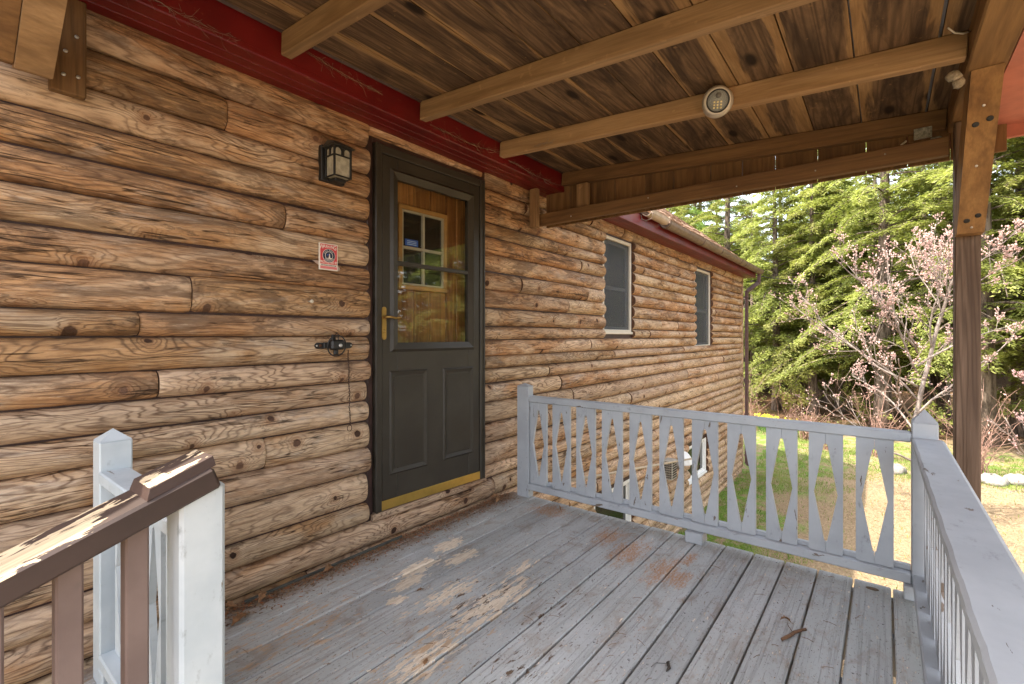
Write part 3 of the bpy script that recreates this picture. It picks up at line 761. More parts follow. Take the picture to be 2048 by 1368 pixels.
b(gx0, gx1, -.012, .018, 1.568, 1.592, .003)
bevel_frame(s, .082, .359, .360, .955, .030, -.021, -.0118); bevel_frame(s, .485, .758, .366, .950, .030, -.021, -.0118)
b(.118, .323, -.015, -.011, .398, .917, .003); b(.521, .722, -.015, -.011, .404, .912, .003)
s.build('door_moulding', M_door, door)
s = MB(); s.box(gx0-.001, gx1+.001, .003, .007, gz0-.001, gz1+.001, 0, M=MD); s.build('glass', M_glass, door)
s = MB(); s.box(xa-.03, xb+.028, -.0155, -.0125, .172, .225, .001, M=MD)
s.build('kick_plate', M_brass, door)
s = MB(); Mh = MD
pl = []
for i in range(9): a = math.pi*i/8; pl.append((.040+.014*math.cos(a), 1.305+.014*math.sin(a)))
for i in range(9): a = math.pi*(1+i/8); pl.append((.040+.014*math.cos(a), 1.148+.014*math.sin(a)))
s.prism(pl, lambda a, b_, t: tuple(MD @ Vector((a, t, b_))), -.026, -.020)
s.tube([MD @ Vector(q) for q in ((.040, -.022, 1.262), (.042, -.055, 1.262), (.055, -.066, 1.262), (.09, -.064, 1.256), (.125, -.058, 1.262), (.135, -.05, 1.264))], [.009, .008, .007, .006, .006, .005], 8)
s.lathe([(.010, -.003), (.010, .004), (.006, .005)], MD @ Matrix.Translation((.040, -.025, 1.182)) @ Matrix.Rotation(R(90), 4, 'X'), 12)
s.build('handle', M_brass2, door)
# plank inner door with four-pane window behind the glass
Y2 = .082
m2 = MB()
x = -.02
wx0, wx1, wz0, wz1 = .205, .595, 1.44, 1.955     # local x of the lite
W_ = [(-.02, .09), (.092, .205), (.207, .33), (.332, .46), (.462, .595), (.597, .69), (.692, .77), (.772, .86)]
for a, b_ in W_:
    if b_ > wx0 and a < wx1:
        m2.box(a, b_, Y2, Y2+.03, .14, wz0, .004, M=MD); m2.box(a, b_, Y2, Y2+.03, wz1, 2.24, .004, M=MD)
    else: m2.box(a, b_, Y2, Y2+.03, .14, 2.24, .004, M=MD)
pd = m2.build('plank_door', M_varn, cabin)
m2 = MB(); t = .028
m2.box(wx0, wx1, Y2-.018, Y2+.02, wz1-t, wz1, .003, M=MD); m2.box(wx0, wx1, Y2-.018, Y2+.02, wz0, wz0+t, .003, M=MD)
m2.box(wx0, wx0+t, Y2-.017, Y2+.02, wz0+t, wz1-t, .003, M=MD); m2.box(wx1-t, wx1, Y2-.017, Y2+.02, wz0+t, wz1-t, .003, M=MD)
m2.build('lite_frame', M_orangefr, pd)
m2 = MB(); cx = (wx0+wx1)/2; cz = (wz0+wz1)/2
m2.box(cx-.009, cx+.009, Y2-.012, Y2+.016, wz0+t, wz1-t, .002, M=MD); m2.box(wx0+t, wx1-t, Y2-.0115, Y2+.016, cz-.009, cz+.009, .002, M=MD)
for a in ((wx0+t, wx0+t+.012), (wx1-t-.012, wx1-t)): m2.box(a[0], a[1], Y2-.011, Y2+.016, wz0+t, wz1-t, .002, M=MD)
for a in ((wz0+t, wz0+t+.012), (wz1-t-.012, wz1-t)): m2.box(wx0+t+.012, wx1-t-.012, Y2-.0112, Y2+.016, a[0], a[1], .002, M=MD)
m2.build('muntins', plain('old_cream_paint', (.42, .35, .26), .5, bump=0), pd)
m2 = MB(); m2.box(wx0+t, wx1-t, Y2+.004, Y2+.008, wz0+t, wz1-t, 0, M=MD); m2.build('lite_glass', M_darkglass, pd)
m2 = MB(); m2.box(wx0+t+.03, wx0+t+.13, Y2-.001, Y2+.002, cz+.014, cz+.055, .001, M=MD)
m2.build('blue_sticker', plain('blue_sticker', (.02, .09, .42), .5, bump=0), pd)
m2 = MB()
for k in range(3): m2.box(wx0+t+.045, wx0+t+.115, Y2-.003, Y2-.0015, cz+.022+k*.010, cz+.025+k*.010, 0, M=MD)
m2.build('sticker_lines', plain('sticker_lines', (.55, .65, .8), .5, bump=0), pd)
# reveal sides of the door opening
m2 = MB(); m2.box(-.03, -.021, .031, .2, .13, 2.26, 0, M=MD); m2.box(DW+.0, DW+.01, .035, .2, .13, 2.26, 0, M=MD); m2.box(-.03, DW+.01, .035, .2, 2.24, 2.25, 0, M=MD); m2.box(-.03, DW+.01, .052, .2, .125, .135, 0, M=MD)
m2.build('door_reveal', M_trimd, cabin)

# ================================================================ PORCH ROOF
porch = thing('porch_roof', (1.7, -1.2, 2.3), 'low timber porch roof of rafters and brown boards over the deck', 'porch roof')
SL = .068
def rz(y): return 2.337+SL*(y+.17)            # underside of rafters at y
RH = .098
PB = MB()
edges = [-.172, -.40, -.623, -.822, -1.02, -1.205, -1.43, -1.66, -1.884, -2.1, -2.367, -2.57, -2.80]
across = []
for i in range(len(edges)-1):
    ya, yb = edges[i]-.003, edges[i+1]+.003
    if i == 9: yb += .006
    q = random.random(); n0 = len(PB.v); nn = 12
    vs = []; wc = []; ac = []
    for (y, zz, v) in [(ya+(yb-ya)*k/nn, 0, -1+2*k/nn) for k in range(nn+1)]:
        for x in (.02, 3.26):
            vs.append((x, y, rz(y)+RH+.001)); wc.append((x+q*37, y+q*11, q*5)); ac.append(v)
    fs = [(2*k, 2*k+1, 2*k+3, 2*k+2) for k in range(nn)]
    top = []
    m = len(vs)
    for (y, x) in [(ya, .02), (ya, 3.26), (yb, .02), (yb, 3.26)]:
        vs.append((x, y, rz(y)+RH+.022)); wc.append((x+q*37, y+q*11, q*5)); ac.append(1)
    fs += [(m, m+1, m+3, m+2), (0, 1, m+1, m), (2*nn, 2*nn+1, m+3, m+2), (0, 2*nn, m+2, m), (1, 2*nn+1, m+3, m+1)]
    # side faces as n-gons would need every edge vertex; fine for a hidden lap
    PB.add(vs, fs, wc, q); across += ac
pb = PB.build('roof_board', M_ceil, porch)
a_ = pb.data.attributes.new('across', 'FLOAT', 'POINT'); a_.data.foreach_set('value', np.array(across, dtype=np.float32))
mb = MB(); mb.prism([(-.16, rz(-.16)+RH+.024), (-2.83, rz(-2.83)+RH+.024), (-2.83, rz(-2.83)+RH+.04), (-.16, rz(-.16)+RH+.04)], lambda a, b, t: (t, a, b), 0., 3.3)
mb.build('roofing_felt', plain('grey_roofing', (.30, .30, .31), .9), porch)
RX = [.23, .972, 1.728, 2.41, 3.17]
for i, x in enumerate(RX):
    mb = MB(); y0, y1 = -.205, -2.44; n_ = 14
    pts = []
    w = .047; vs = []; wc = []; q = random.random()
    mb.bar((x+w/2, y0, rz(y0)+RH/2-.0), (x+w/2, y1, rz(y1)+RH/2-.0), w, RH-.001, .004)
    mb.build('rafter', M_sawn if i == 4 else M_raft, porch)
# header, posts, braces, end ties
mb = MB(); mb.box(.10, 3.215, -2.56, -2.443, 2.165, 2.318, .006); mb.build('header_beam', M_raft2, porch)
mb = MB(); mb.box(3.05, 3.139, -2.548, -2.459, -1.62, 2.163, .005); mb.build('post', M_post, porch)
mb = MB(); mb.box(.16, .249, -2.548, -2.459, -1.62, 2.163, .005); mb.build('post', M_post, porch)
def brace(pts, y0, y1):
    m = MB(); m.prism(pts, lambda a, b, t: (a, t, b), y0, y1)
    for k, w_ in enumerate(m.wc): m.wc[k] = (m.v[k][2]*1.1+3, m.v[k][0]*.6, m.v[k][1])
    return m
br = brace([(3.048, 1.62), (3.048, 1.80), (2.70, 2.163), (2.50, 2.163), (2.965, 1.62)], -2.549, -2.458).build('brace', M_raft2, porch)
mb = MB()
for (px_, pz_) in ((2.985, 1.665),): pass
def plug(m, t, y, r=.011):
    # plug on the sloped underside of the brace; t from bottom (0) to top (1)
    a = Vector((2.965, 0, 1.62)); b_ = Vector((2.50, 0, 2.163)); p = a+(b_-a)*t; nrm = Vector((-(b_-a).z, 0, (b_-a).x)).normalized()
    M_ = Matrix.Translation((p.x, y, p.z)) @ nrm.to_track_quat('Z', 'Y').to_matrix().to_4x4()
    m.lathe([(r, -.004), (r, .0015), (r*.7, .002)], M_, 12)
for t_, y_ in ((.09, -2.487), (.12, -2.522), (.70, -2.485), (.72, -2.525)): plug(mb, t_, y_)
mb.build('bolt_plugs', M_black, br)
mb = MB()
for t_, y_ in ((.04, -2.505), (.80, -2.503), (.45, -2.50)): plug(mb, t_, y_, .005)
mb.build('screw_heads', M_steel, br)
# left knee brace and wall plank
mb = MB(); mb.box(.292, .384, -.040, -.004, 1.972, 2.30, .004); p_ = mb.build('ledger_plank', M_sawn, porch)
mb = MB()
for (x_, z_) in ((.325, 2.03), (.362, 2.035), (.33, 2.11), (.358, 2.17)): mb.lathe([(.006, 0), (.006, .004), (.003, .005)], Matrix.Translation((x_, -.040, z_)) @ Matrix.Rotation(R(90), 4, 'X'), 10)
mb.build('bolt_heads', M_steel, p_)
m = MB(); m.prism([(-.06, 1.99), (-.11, 1.975), (-.50, 2.25), (-.50, 2.34), (-.30, 2.34), (-.06, 2.12)], lambda a, b, t: (t, a, b), .205, .290); m.build('brace', M_raft, porch)
m = MB(); m.prism([(-.06, 2.0), (-.10, 1.992), (-.44, 2.22), (-.40, 2.30), (-.06, 2.10)], lambda a, b, t: (t, a, b), .16, .203); m.build('brace', M_sawn, porch)
# far tie beam, hanging planks above it, short struts
mb = MB(); mb.box(3.075, 3.117, -2.442, -.016, 2.022, 2.112, .004); tb = mb.build('tie_beam', M_sawn, porch)
mb = MB()
for y_ in (-.35, -.95, -1.5, -1.9, -2.2): mb.lathe([(.004, 0), (.004, .003)], Matrix.Translation((3.075, y_, 2.06+random.uniform(-.02, .03))) @ Matrix.Rotation(R(-90), 4, 'Y'), 8)
mb.build('screw_heads', M_steel, tb)
mb = MB(); y = -.03
while y > -2.55:
    w = random.uniform(.16, .24); mb.box(3.2185, 3.237, y-w+.003, y, 2.035, min(rz(y-w)+RH, 2.42), .002); y -= w
mb.build('gable_plank', M_sawn, porch)
mb = MB(); mb.box(3.0, 3.045, -.085, -.018, 2.0, 2.298, .003); mb.build('strut', M_raft, porch)
mb = MB(); mb.box(3.119, 3.166, -.46, -.37, 2.10, 2.298, .003); mb.build('strut', M_raft, porch)
mb = MB(); mb.prism([(-2.562, 2.168), (-2.562, 2.19), (-3.25, 2.142), (-3.25, 2.12)], lambda a, b, t: (t, a, b), -.05, 3.24)
mb.build('overhang_soffit', M_salmon, porch)
mb = MB(); mb.box(3.241, 3.262, -3.27, -2.2, 2.10, 2.25, .003); mb.box(-.05, 3.26, -3.275, -3.252, 2.10, 2.26, .003); mb.build('outer_fascia', M_salmon, porch)
mb = MB(); mb.prism([(-2.562, 2.32), (-2.83, rz(-2.83)+RH+.04), (-3.29, 2.262), (-3.29, 2.275), (-2.83, rz(-2.83)+RH+.055)], lambda a, b, t: (t, a, b), -.05, 3.3); mb.build('eave_flashing', M_gutter, porch)

# ================================================================ DECK
mbk = MB(); yb = [-.083, -.226, -.368, -.511, -.654, -.797, -.940, -1.083, -1.226, -1.369, -1.512, -1.654, -1.797, -1.940, -2.083, -2.225]
yb = [-2.225+.1428*k for k in range(16)][::-1]
bounds = [-.012]+yb+[-2.43]
DX0, DX1 = .30, 2.81
for i in range(len(bounds)-1):
    a, b_ = bounds[i], bounds[i+1]; gap = .0022 if i < 6 else .004
    ya, yb_ = a-gap, b_+gap; q = random.random(); n = 22; vs = []; wc = []; bow = random.uniform(-.0015, .0015); rn = random.random()
    rr = [(ya, -.034), (ya, -.004), (ya-.004, -.0), (yb_+.004, 0), (yb_, -.004), (yb_, -.034)]
    xs = [DX0+(DX1-.03-DX0)*k/n for k in range(n+1)]+[DX1-.018, DX1-.008, DX1-.002, DX1]
    for x in xs:
        dz = 0
        if x > DX1-.03: tt = (x-(DX1-.03))/.03; dz = -(1-math.sqrt(max(0, 1-tt*tt*.97)))*.026
        for k, (y, z) in enumerate(rr):
            sg = bow*math.sin(x*2+q*9); up = .0012*math.sin(x*3.1+q*20)
            vs.append((x, y+sg, z+(dz if k in (1, 2, 3, 4) else 0)+up)); wc.append((x+q*43, y+q*13, q*7))
    m = len(xs); fs = [(k*6+j, k*6+j+1, (k+1)*6+j+1, (k+1)*6+j) for k in range(m-1) for j in range(5)]+[(k*6, (k+1)*6, (k+1)*6+5, k*6+5) for k in range(m-1)]
    fs += [(0, 5, 4, 3, 2, 1), tuple((m-1)*6+j for j in range(6))]
    mbk.add(vs, fs, wc, rn)
deck = thing('porch_deck', (1.5, -1.2, 0), 'worn grey painted board deck in front of the log wall', 'deck')
M_nail = plain('dull_nail_heads', (.30, .29, .28), .5, metal=.3); mb = mbk; mb.cur = 1
for (x, y) in [(x, y) for x in (.75, 1.17, 1.6, 2.0, 2.42, 2.74) for y in [(bounds[i]+bounds[i+1])/2+s for i in range(1, len(bounds)-1) for s in (-.04, .04)]]:
    if random.random() < .8: mb.lathe([(.0045, -.002), (.0045, .0012), (.002, .0016)], Matrix.Translation((x+random.uniform(-.01, .01), y, 0.)), 6)
mbk.build('deck_boards', [M_deck, M_nail], deck)
mb = MB(); mb.box(DX1-.075, DX1-.036, -2.41, -.02, -.19, -.036, .003); mb.box(DX0+.02, DX0+.058, -2.41, -.02, -.19, -.036, .003); mb.box(DX0+.06, DX1-.08, -2.41, -2.372, -.189, -.037, .003)
for x in (.75, 1.17, 1.6, 2.0, 2.42): mb.box(x-.019, x+.019, -2.37, -.03, -.188, -.036, .002)
mb.build('joists', M_rail, deck)
for (x, y) in ((.42, -2.32), (1.6, -2.32), (2.66, -2.32), (2.66, -.2)):
    mb = MB(); mb.box(x-.045, x+.045, y-.045, y+.045, -1.62, -.192, .004); mb.build('deck_post', M_post, deck)

# ================================================================ RAILINGS
def post_cap(mb, x0, x1, y0, y1, z0, zt, zc):
    mb.box(x0, x1, y0, y1, z0, zt, .004)
    cx, cy = (x0+x1)/2, (y0+y1)/2; e = .001
    mb.add([(x0+e, y0+e, zt+.0005), (x1-e, y0+e, zt+.0005), (x1-e, y1-e, zt+.0005), (x0+e, y1-e, zt+.0005), (cx, cy, zc)], [(0, 1, 4), (1, 2, 4), (2, 3, 4), (3, 0, 4), (3, 2, 1, 0)])
def baluster(f3, w, z0, z1, t0, t1):
    """two mirrored halves leave the diamond slot; f3(a, z, t)"""
    m = MB(); zt, zb, zm = z0+(z1-z0)*.915, z0+(z1-z0)*.085, z0+(z1-z0)*.5+random.uniform(-.006, .006)
    q = random.random()
    for s in (1, -1):
        c = w/2; o = lambda a: c+s*(a-c)
        pts = [(0, z0), (c-.0006, z0), (c-.0006, zb), (c-.006, zb+.003), (c-.048, zm-.004), (c-.050, zm), (c-.048, zm+.004), (c-.008, zt-.004), (c-.0006, zt), (c-.0006, z1), (0, z1)]
        pts = [(o(a), b) for a, b in pts]
        m.prism(pts, f3, t0, t1, rnd=q)
    return m
# far railing
far = thing('porch_railing', (2.76, -1.2, 0), 'grey painted railing with diamond slots across the far end of the deck', 'railing', 'grey slotted porch railings')
mb = MB(); post_cap(mb, 2.738, 2.80, -.20, -.098, .0, .795, .815); mb.build('post', M_rail, far)
mb = MB(); post_cap(mb, 2.738, 2.827, -2.382, -2.293, -.0, .775, .832); mb.build('post', M_rail, far)
mb = MB(); mb.box(2.738, 2.80, -2.292, -.201, .684, .727, .005); mb.build('top_rail', M_rail, far)
mb = MB(); mb.box(2.728, 2.80, -2.292, -.201, .062, .106, .005); mb.box(2.774, 2.80, -2.291, -.202, .1065, .128, .002); mb.build('bottom_rail', M_rail, far)
for i in range(11):
    y = -.205-.1885*i
    baluster(lambda a, b, t, y=y: (t, y-.002-a, b), .139, .107, .683, 2.752, 2.771).build('baluster', M_rail, far)
for (y, w) in ((-1.335, .095), (-2.285, .06)):
    mb = MB(); mb.box(2.70, 2.79, y-w+.02, y+.02, .001, .061, .004); mb.build('block', M_rail, far)
# near long railing
near = thing('porch_railing', (1.6, -2.34, 0), 'grey painted railing with a broad cap running along the outer edge of the deck', 'railing', 'grey slotted porch railings')
mb = MB()
nseg = 60; X0, X1 = .42, 2.737; vs = []; wc = []
pr = [(-2.296, .690), (-2.293, .702), (-2.300, .7085), (-2.392, .7085), (-2.402, .700), (-2.402, .672), (-2.394, .664), (-2.304, .664), (-2.296, .668)]
for k in range(nseg+1):
    x = X0+(X1-X0)*k/nseg; e = (2.737-x)*.008
    for j, (y, z) in enumerate(pr):
        yy = y-(e if j < 3 or j > 6 else e*.6)+(.0008*math.sin(x*31)+.0006*math.sin(x*83+1) if j in (0, 1, 2) else 0)
        vs.append((x, yy, z)); wc.append((x+4, y, z))
n = len(pr); fs = [(k*n+j, k*n+(j+1) % n, (k+1)*n+(j+1) % n, (k+1)*n+j) for k in range(nseg) for j in range(n)]+[tuple(range(n))[::-1], tuple(nseg*n+j for j in range(n))]
mb.add(vs, fs, wc, .4, False); mb.build('top_rail', M_rail, near)
mb = MB(); mb.box(.47, 2.737, -2.385, -2.296, .062, .106, .005); mb.build('bottom_rail', M_rail, near)
for i in range(12):
    x = 2.70-.1885*i
    if x-.14 < .47: break
    baluster(lambda a, b, t, x=x: (x-a, t, b), .139, .107, .663, -2.352, -2.333).build('baluster', M_rail, near)
mb = MB(); mb.box(.378, .467, -2.395, -2.306, .001, .80, .004); mb.build('post', M_rail, near)
for x in (.9, 1.8): mb = MB(); mb.box(x, x+.09, -2.385, -2.30, .001, .061, .004); mb.build('block', M_rail, near)
# left short railing by the steps
left = thing('porch_railing', (.43, -.5, 0), 'short pale grey railing between the log wall and the brown handrail', 'railing', 'grey slotted porch railings')
mb = MB(); post_cap(mb, .390, .478, -.182, -.094, .0, .805, .842); mb.build('post', M_railw, left)
mb = MB(); mb.box(.378, .472, -.962, -.868, -.18, .808, .008); mb.build('post', M_railw, left)
mb = MB(); mb.box(.386, .470, -.867, -.183, .672, .712, .005); mb.build('top_rail', M_railw, left)
mb = MB(); mb.box(.386, .470, -.867, -.183, .075, .115, .005); mb.build('bottom_rail', M_railw, left)
for i in range(4):
    y = -.205-.165*i
    baluster(lambda a, b, t, y=y: (t, y-.002-a, b), .125, .116, .671, .425, .444).build('baluster', M_railw, left)
mb = MB(); mb.box(.385, .475, -.24, -.183, .001, .074, .004); mb.build('block', M_railw, left)

# brown stair handrail
hr = thing('stair_handrail', (.1, -.9, .8), 'worn brown wooden stair handrail with chipped paint descending left of the white post', 'handrail')
sl_ = .36
def hz(x): return .851+sl_*(x-.446)
mb = MB(); a = Vector((.450, -.908, hz(.450)-.027)); b_ = Vector((-1.1, -.908, hz(-1.1)-.027)); mb.bar(a, b_, .136, .052, .006); mb.build('rail', M_brown, hr)
mb = MB()
vs = [(.315, -.972, hz(.315)+.001), (.315, -.843, hz(.315)+.001), (.448, -.845, hz(.448)+.001), (.448, -.968, hz(.448)+.001),
      (.322, -.966, hz(.322)+.022), (.322, -.848, hz(.322)+.022), (.444, -.852, hz(.444)+.024), (.444, -.962, hz(.444)+.024)]
mb.add(vs, [(3, 2, 1, 0), (4, 5, 6, 7), (0, 1, 5, 4), (1, 2, 6, 5), (2, 3, 7, 6), (3, 0, 4, 7)], [(v[0], v[1], v[2]) for v in vs]); mb.build('end_block', M_brown, hr)
for x in (.308, .20, .09, -.02, -.13, -.24, -.35, -.46, -.57, -.68, -.79, -.90):
    mb = MB(); mb.box(x-.021, x+.021, -.935, -.893, -.35+sl_*1.6*(x-.31), hz(x)-.056, .004, axis=2); mb.build('baluster', M_brownb, hr)
# steps
st = thing('porch_steps', (-.2, -1.6, -.8), 'grey wooden steps down from the open side of the deck', 'steps')
for k in range(6):
    x1 = .298-.26*k; z = -.19-.19*k; mb = MB(); mb.box(x1-.28, x1, -2.35, -.92, z-.036, z, .005); mb.build('tread', M_deck, st)
for y in (-2.38, -.955):
    mb = MB(); mb.bar((.29, y, -.28), (-1.25, y, -1.41), .04, .2, .003); mb.build('stringer', M_rail, st)

# ================================================================ THINGS ON AND BY THE WALL
# wall lantern
lan = thing('wall_lantern', (1.325, -.06, 1.93), 'small black wall lantern with frosted panes left of the door', 'lantern')
x0, x1, y0, y1, z0, z1 = 1.277, 1.375, -.106, -.022, 1.935, 2.085
mb = MB(); mb.box(1.262, 1.39, -.020, .012, 1.925, 2.10, .003)
for a, b in ((x0, x0+.009), (x1-.009, x1)):
    for c, d in ((y0, y0+.009), (y1-.009, y1)): mb.box(a, b, c, d, z0, z1, .001)
e = .0006
for z in (z0, 2.035, z1-.008):
    mb.box(x0+.0095, x1-.0095, y0+e, y0+.007, z, z+.007, .001); mb.box(x0+e, x0+.007, y0+.0095, y1-.0095, z, z+.007, .001); mb.box(x1-.007, x1-e, y0+.0095, y1-.0095, z, z+.007, .001)
# arched twin lights at the top
def arch(m, f, a0, a1, zb, zt):
    c = (a0+a1)/2; r = (a1-a0)/2; n = 8; top = [(c-r*math.cos(math.pi*i/n), zt-r+r*.9*math.sin(math.pi*i/n)) for i in range(n+1)]
    for i in range(n): m.prism([(top[i][0], top[i][1]), (top[i+1][0], top[i+1][1]), (top[i+1][0], zt), (top[i][0], zt)], f, 0, .005)
m_ = (x0+x1)/2
for a, b in ((x0+.009, m_-.008), (m_+.008, x1-.009)): arch(mb, lambda u, v, t: (u, y0+.001+t, v), a, b, 2.045, z1-.008)
mb.box(m_-.008, m_+.008, y0+.0008, y0+.006, 2.0422, z1-.0085, .001)
m_ = (y0+y1)/2
for a, b in ((y0+.009, m_-.006), (m_+.006, y1-.009)): arch(mb, lambda u, v, t: (x0+.001+t, u, v), a, b, 2.045, z1-.008)
mb.box(x0+.0008, x0+.006, m_-.006, m_+.006, 2.0422, z1-.0085, .001)
mb.box(x0+.02, x1-.02, y0+.02, y1-.005, z0-.018, z0-.002, .002)
mb.build('lantern_frame', M_black, lan)
mb = MB(); E_ = .014; zt = 2.128
vs = [(x0-E_, y0-E_, z1), (x1+E_, y0-E_, z1), (x1+E_, -.02, z1), (x0-E_, -.02, z1), (x0+.015, -.02, zt), (x1-.015, -.02, zt), (x0+.03, y0+.05, zt-.004), (x1-.03, y0+.05, zt-.004)]
mb.add(vs, [(0, 1, 7, 6), (1, 2, 5, 7), (3, 0, 6, 4), (6, 7, 5, 4), (3, 2, 1, 0), (2, 3, 4, 5)]); mb.build('lantern_roof', plain('dusty_black_iron', (.055, .045, .035), .8, var=.5), lan)
mb = MB(); mb.box(x0+.0075, x1-.0075, y0+.0075, y1-.008, z0+.003, z1-.004, .001)
g = G('frosted_lantern_glass', .5, .5); n = g.noise(g.pos(), 30, 4); g.col(g.mix(g.ss(n, .35, .65), (.30, .27, .20), (.46, .41, .31))); mb.build('lantern_pane', g.m, lan)

# warning sign
M_sred = plain('sign_red', (.62, .06, .07), .5, var=.08, bump=0); M_swh = plain('sign_cream', (.75, .68, .58), .5, var=.05, bump=0); M_sbk = plain('sign_navy_black', (.02, .025, .06), .5, bump=0)
sign = thing('warning_sign', (1.305, -.008, 1.54), 'small red and cream security warning sign with round emblem', 'sign')
sx0, sx1, sz0, sz1 = 1.256, 1.356, 1.484, 1.617; sy = -.010
mb = MB(); mb.box(sx0, sx1, sy, -.002, sz0, sz1, .001); mb.build('sign_plate', M_swh, sign)
mb = MB(); mb.box(sx0+.005, sx1-.005, sy-.0010, sy-.0002, sz0+.030, sz1-.005, 0); mb.build('red_field', M_sred, sign)
mb = MB(); mb.box(sx0+.005, sx1-.005, sy-.0010, sy-.0002, sz0+.006, sz0+.019, 0); mb.build('red_strip', plain('faded_sign_red', (.7, .2, .2), .5, bump=0), sign)
def disc(m, c, r, y, th=.0006, n=28, r2=0):
    m.prism([(c[0]+r*math.cos(2*math.pi*i/n), c[1]+r*math.sin(2*math.pi*i/n)) for i in range(n)], lambda a, b, t: (a, y-t, b), 0, th)
cc = (1.306, 1.556)
for nm, r, mt, k in (('emblem_rim', .0345, M_swh, 1), ('emblem_ring', .0325, M_sbk, 2), ('emblem_inner_rim', .0215, M_swh, 3), ('emblem_field', .0190, M_sbk, 4)):
    mb = MB(); disc(mb, cc, r, sy-.0010-k*.0005); mb.build(nm, mt, sign)
mb = MB(); mb.prism([(1.297, 1.541), (1.321, 1.541), (1.3215, 1.5445), (1.312, 1.5455), (1.3095, 1.566), (1.3065, 1.566), (1.304, 1.5455), (1.297, 1.5445)], lambda a, b, t: (a, sy-.0036-t, b), 0, .0005); mb.build('lighthouse', M_swh, sign)
mb = MB(); mb.prism([(1.294, 1.560), (1.303, 1.565), (1.3035, 1.562), (1.294, 1.5555)], lambda a, b, t: (a, sy-.0036-t, b), 0, .0005); mb.build('blue_beam', plain('beam_blue', (.05, .12, .5), .5, bump=0), sign)
def text(s_, size, M, mt, parent, name='lettering', ext=.0004, sx=1., align='CENTER'):
    cu = bpy.data.curves.new('t', 'FONT'); cu.body = s_; cu.size = size; cu.align_x = align; cu.align_y = 'CENTER'; cu.extrude = ext; cu.offset = size*.012
    o = bpy.data.objects.new('t', cu); COL.objects.link(o); dg = bpy.context.evaluated_depsgraph_get(); me = bpy.data.meshes.new_from_object(o.evaluated_get(dg)); bpy.data.objects.remove(o)
    me.transform(M @ Matrix.Diagonal((sx, 1, 1, 1))); me.materials.clear(); me.materials.append(mt); return link(name, me, parent)
def TM(x, y, z): return Matrix.Translation((x, y, z)) @ Matrix.Rotation(R(90), 4, 'X')
for i, (ch, xo, s_) in enumerate(zip('WARNING', (-.038, -.025, -.013, -.002, .008, .018, .033), (.030, .022, .019, .018, .019, .022, .030))):
    text(ch, s_, TM(1.306+xo, sy-.0016, 1.6005-(.003 if s_ > .025 else 0)), M_swh, sign, 'letter', sx=.8)
text('PROTECTED BY', .0175, TM(1.306, sy-.0016, 1.523), M_swh, sign, sx=.78)
text('ELECTRONIC ALARM SYSTEM', .0072, TM(1.306, sy-.0008, 1.5078), M_sbk, sign, sx=.86)
for i, ch in enumerate('NIGHT SECURITY') if False else []: pass
for seg in ((0, 1, 2, 3, 5, 6, 7, 8), range(10, 22)):
  mb = MB()
  for i in seg:
    a = R(155-i*14.) if i < 10 else R(-30-(i-10)*10.); r = .0268
    M_ = TM(cc[0]+r*math.cos(a), sy-.0026, cc[1]+r*math.sin(a)) @ Matrix.Rotation(a, 4, 'Z')
    mb.box(-.0022, .0022, -.0011, .0011, 0, .0004, 0, M=M_)
  mb.build('ring_marks', M_swh, sign)
mb = MB(); mb.prism([(1.222, 1.527), (1.256, 1.526), (1.256, 1.506)], lambda a, b, t: (a, -.001-t, b), 0, .002);
mb.build('peeled_backing', plain('dirty_backing', (.42, .31, .25), .8), sign)
mb = MB(); mb.prism([(1.357, 1.515), (1.370, 1.506), (1.374, 1.495), (1.368, 1.487), (1.357, 1.487)], lambda a, b, t: (a, -.001-t, b), 0, .002)
mb.build('peeled_backing', plain('dirty_backing', (.42, .31, .25), .8), sign)

# iron bracket with ring and chain
bk = thing('iron_bracket', (1.335, -.02, 1.1), 'black iron bracket with a round wire ring and hanging chain', 'bracket')
mb = MB(); pts = [(1.232, 1.115)]
for s_, cx_ in ((-1, 1.252), (1, 1.424)):
    mb2 = [(cx_+.018*s_*math.sin(math.pi*i/8)*1., 1.107+.0155*math.cos(math.pi*i/8)) for i in range(9)]
    inner = cx_-s_*.03
    pl = [(inner, 1.107+.0155)]+mb2+[(inner, 1.107-.0155)]
    mb.prism(pl, lambda a, b, t: (a, -.002-t, b), 0, .006)
mb.box(1.277, 1.40, -.018, -.004, 1.094, 1.124, .003); mb.box(1.30, 1.372, -.052, -.016, 1.086, 1.136, .008); mb.box(1.325, 1.35, -.030, -.016, 1.060, 1.088, .004); mb.box(1.315, 1.335, -.028, -.014, 1.134, 1.162, .003)
mb.build('bracket_body', M_black, bk)
mb = MB(); mb.tube([(1.336+.050*math.cos(a), -.034-.006*math.sin(a), 1.106+.052*math.sin(a)) for a in [2*math.pi*i/28 for i in range(28)]], .0032, 6, closed=True); mb.build('ring', M_black, bk)
mb = MB(); mb.tube([(1.330, -.03, 1.16), (1.336, -.035, 1.172), (1.344, -.034, 1.165), (1.340, -.04, 1.14), (1.337, -.045, 1.128)], .0022, 6); mb.build('wire_hook', M_black, bk)
mb = MB(); Mx = Matrix.Rotation(R(90), 4, 'X')
for (x, z, y, r) in ((1.345, 1.108, -.052, .0095),): mb.lathe([(r, 0), (r, .003), (r*.6, .005)], Matrix.Translation((x, y, z)) @ Mx, 12)
mb.build('bolt', M_steel, bk)
for x in (1.243, 1.433):
    mb = MB(); mb.lathe([(.0045, 0), (.0045, .002), (.002, .003)], Matrix.Translation((x, -.008, 1.107)) @ Mx, 10); mb.build('screw', M_steel, bk)
mb = MB(); mb.lathe([(.008, 0), (.008, .0006)], Matrix.Translation((1.262, -.008, 1.107)) @ Mx, 12); mb.build('bracket_hole', M_logend, bk)
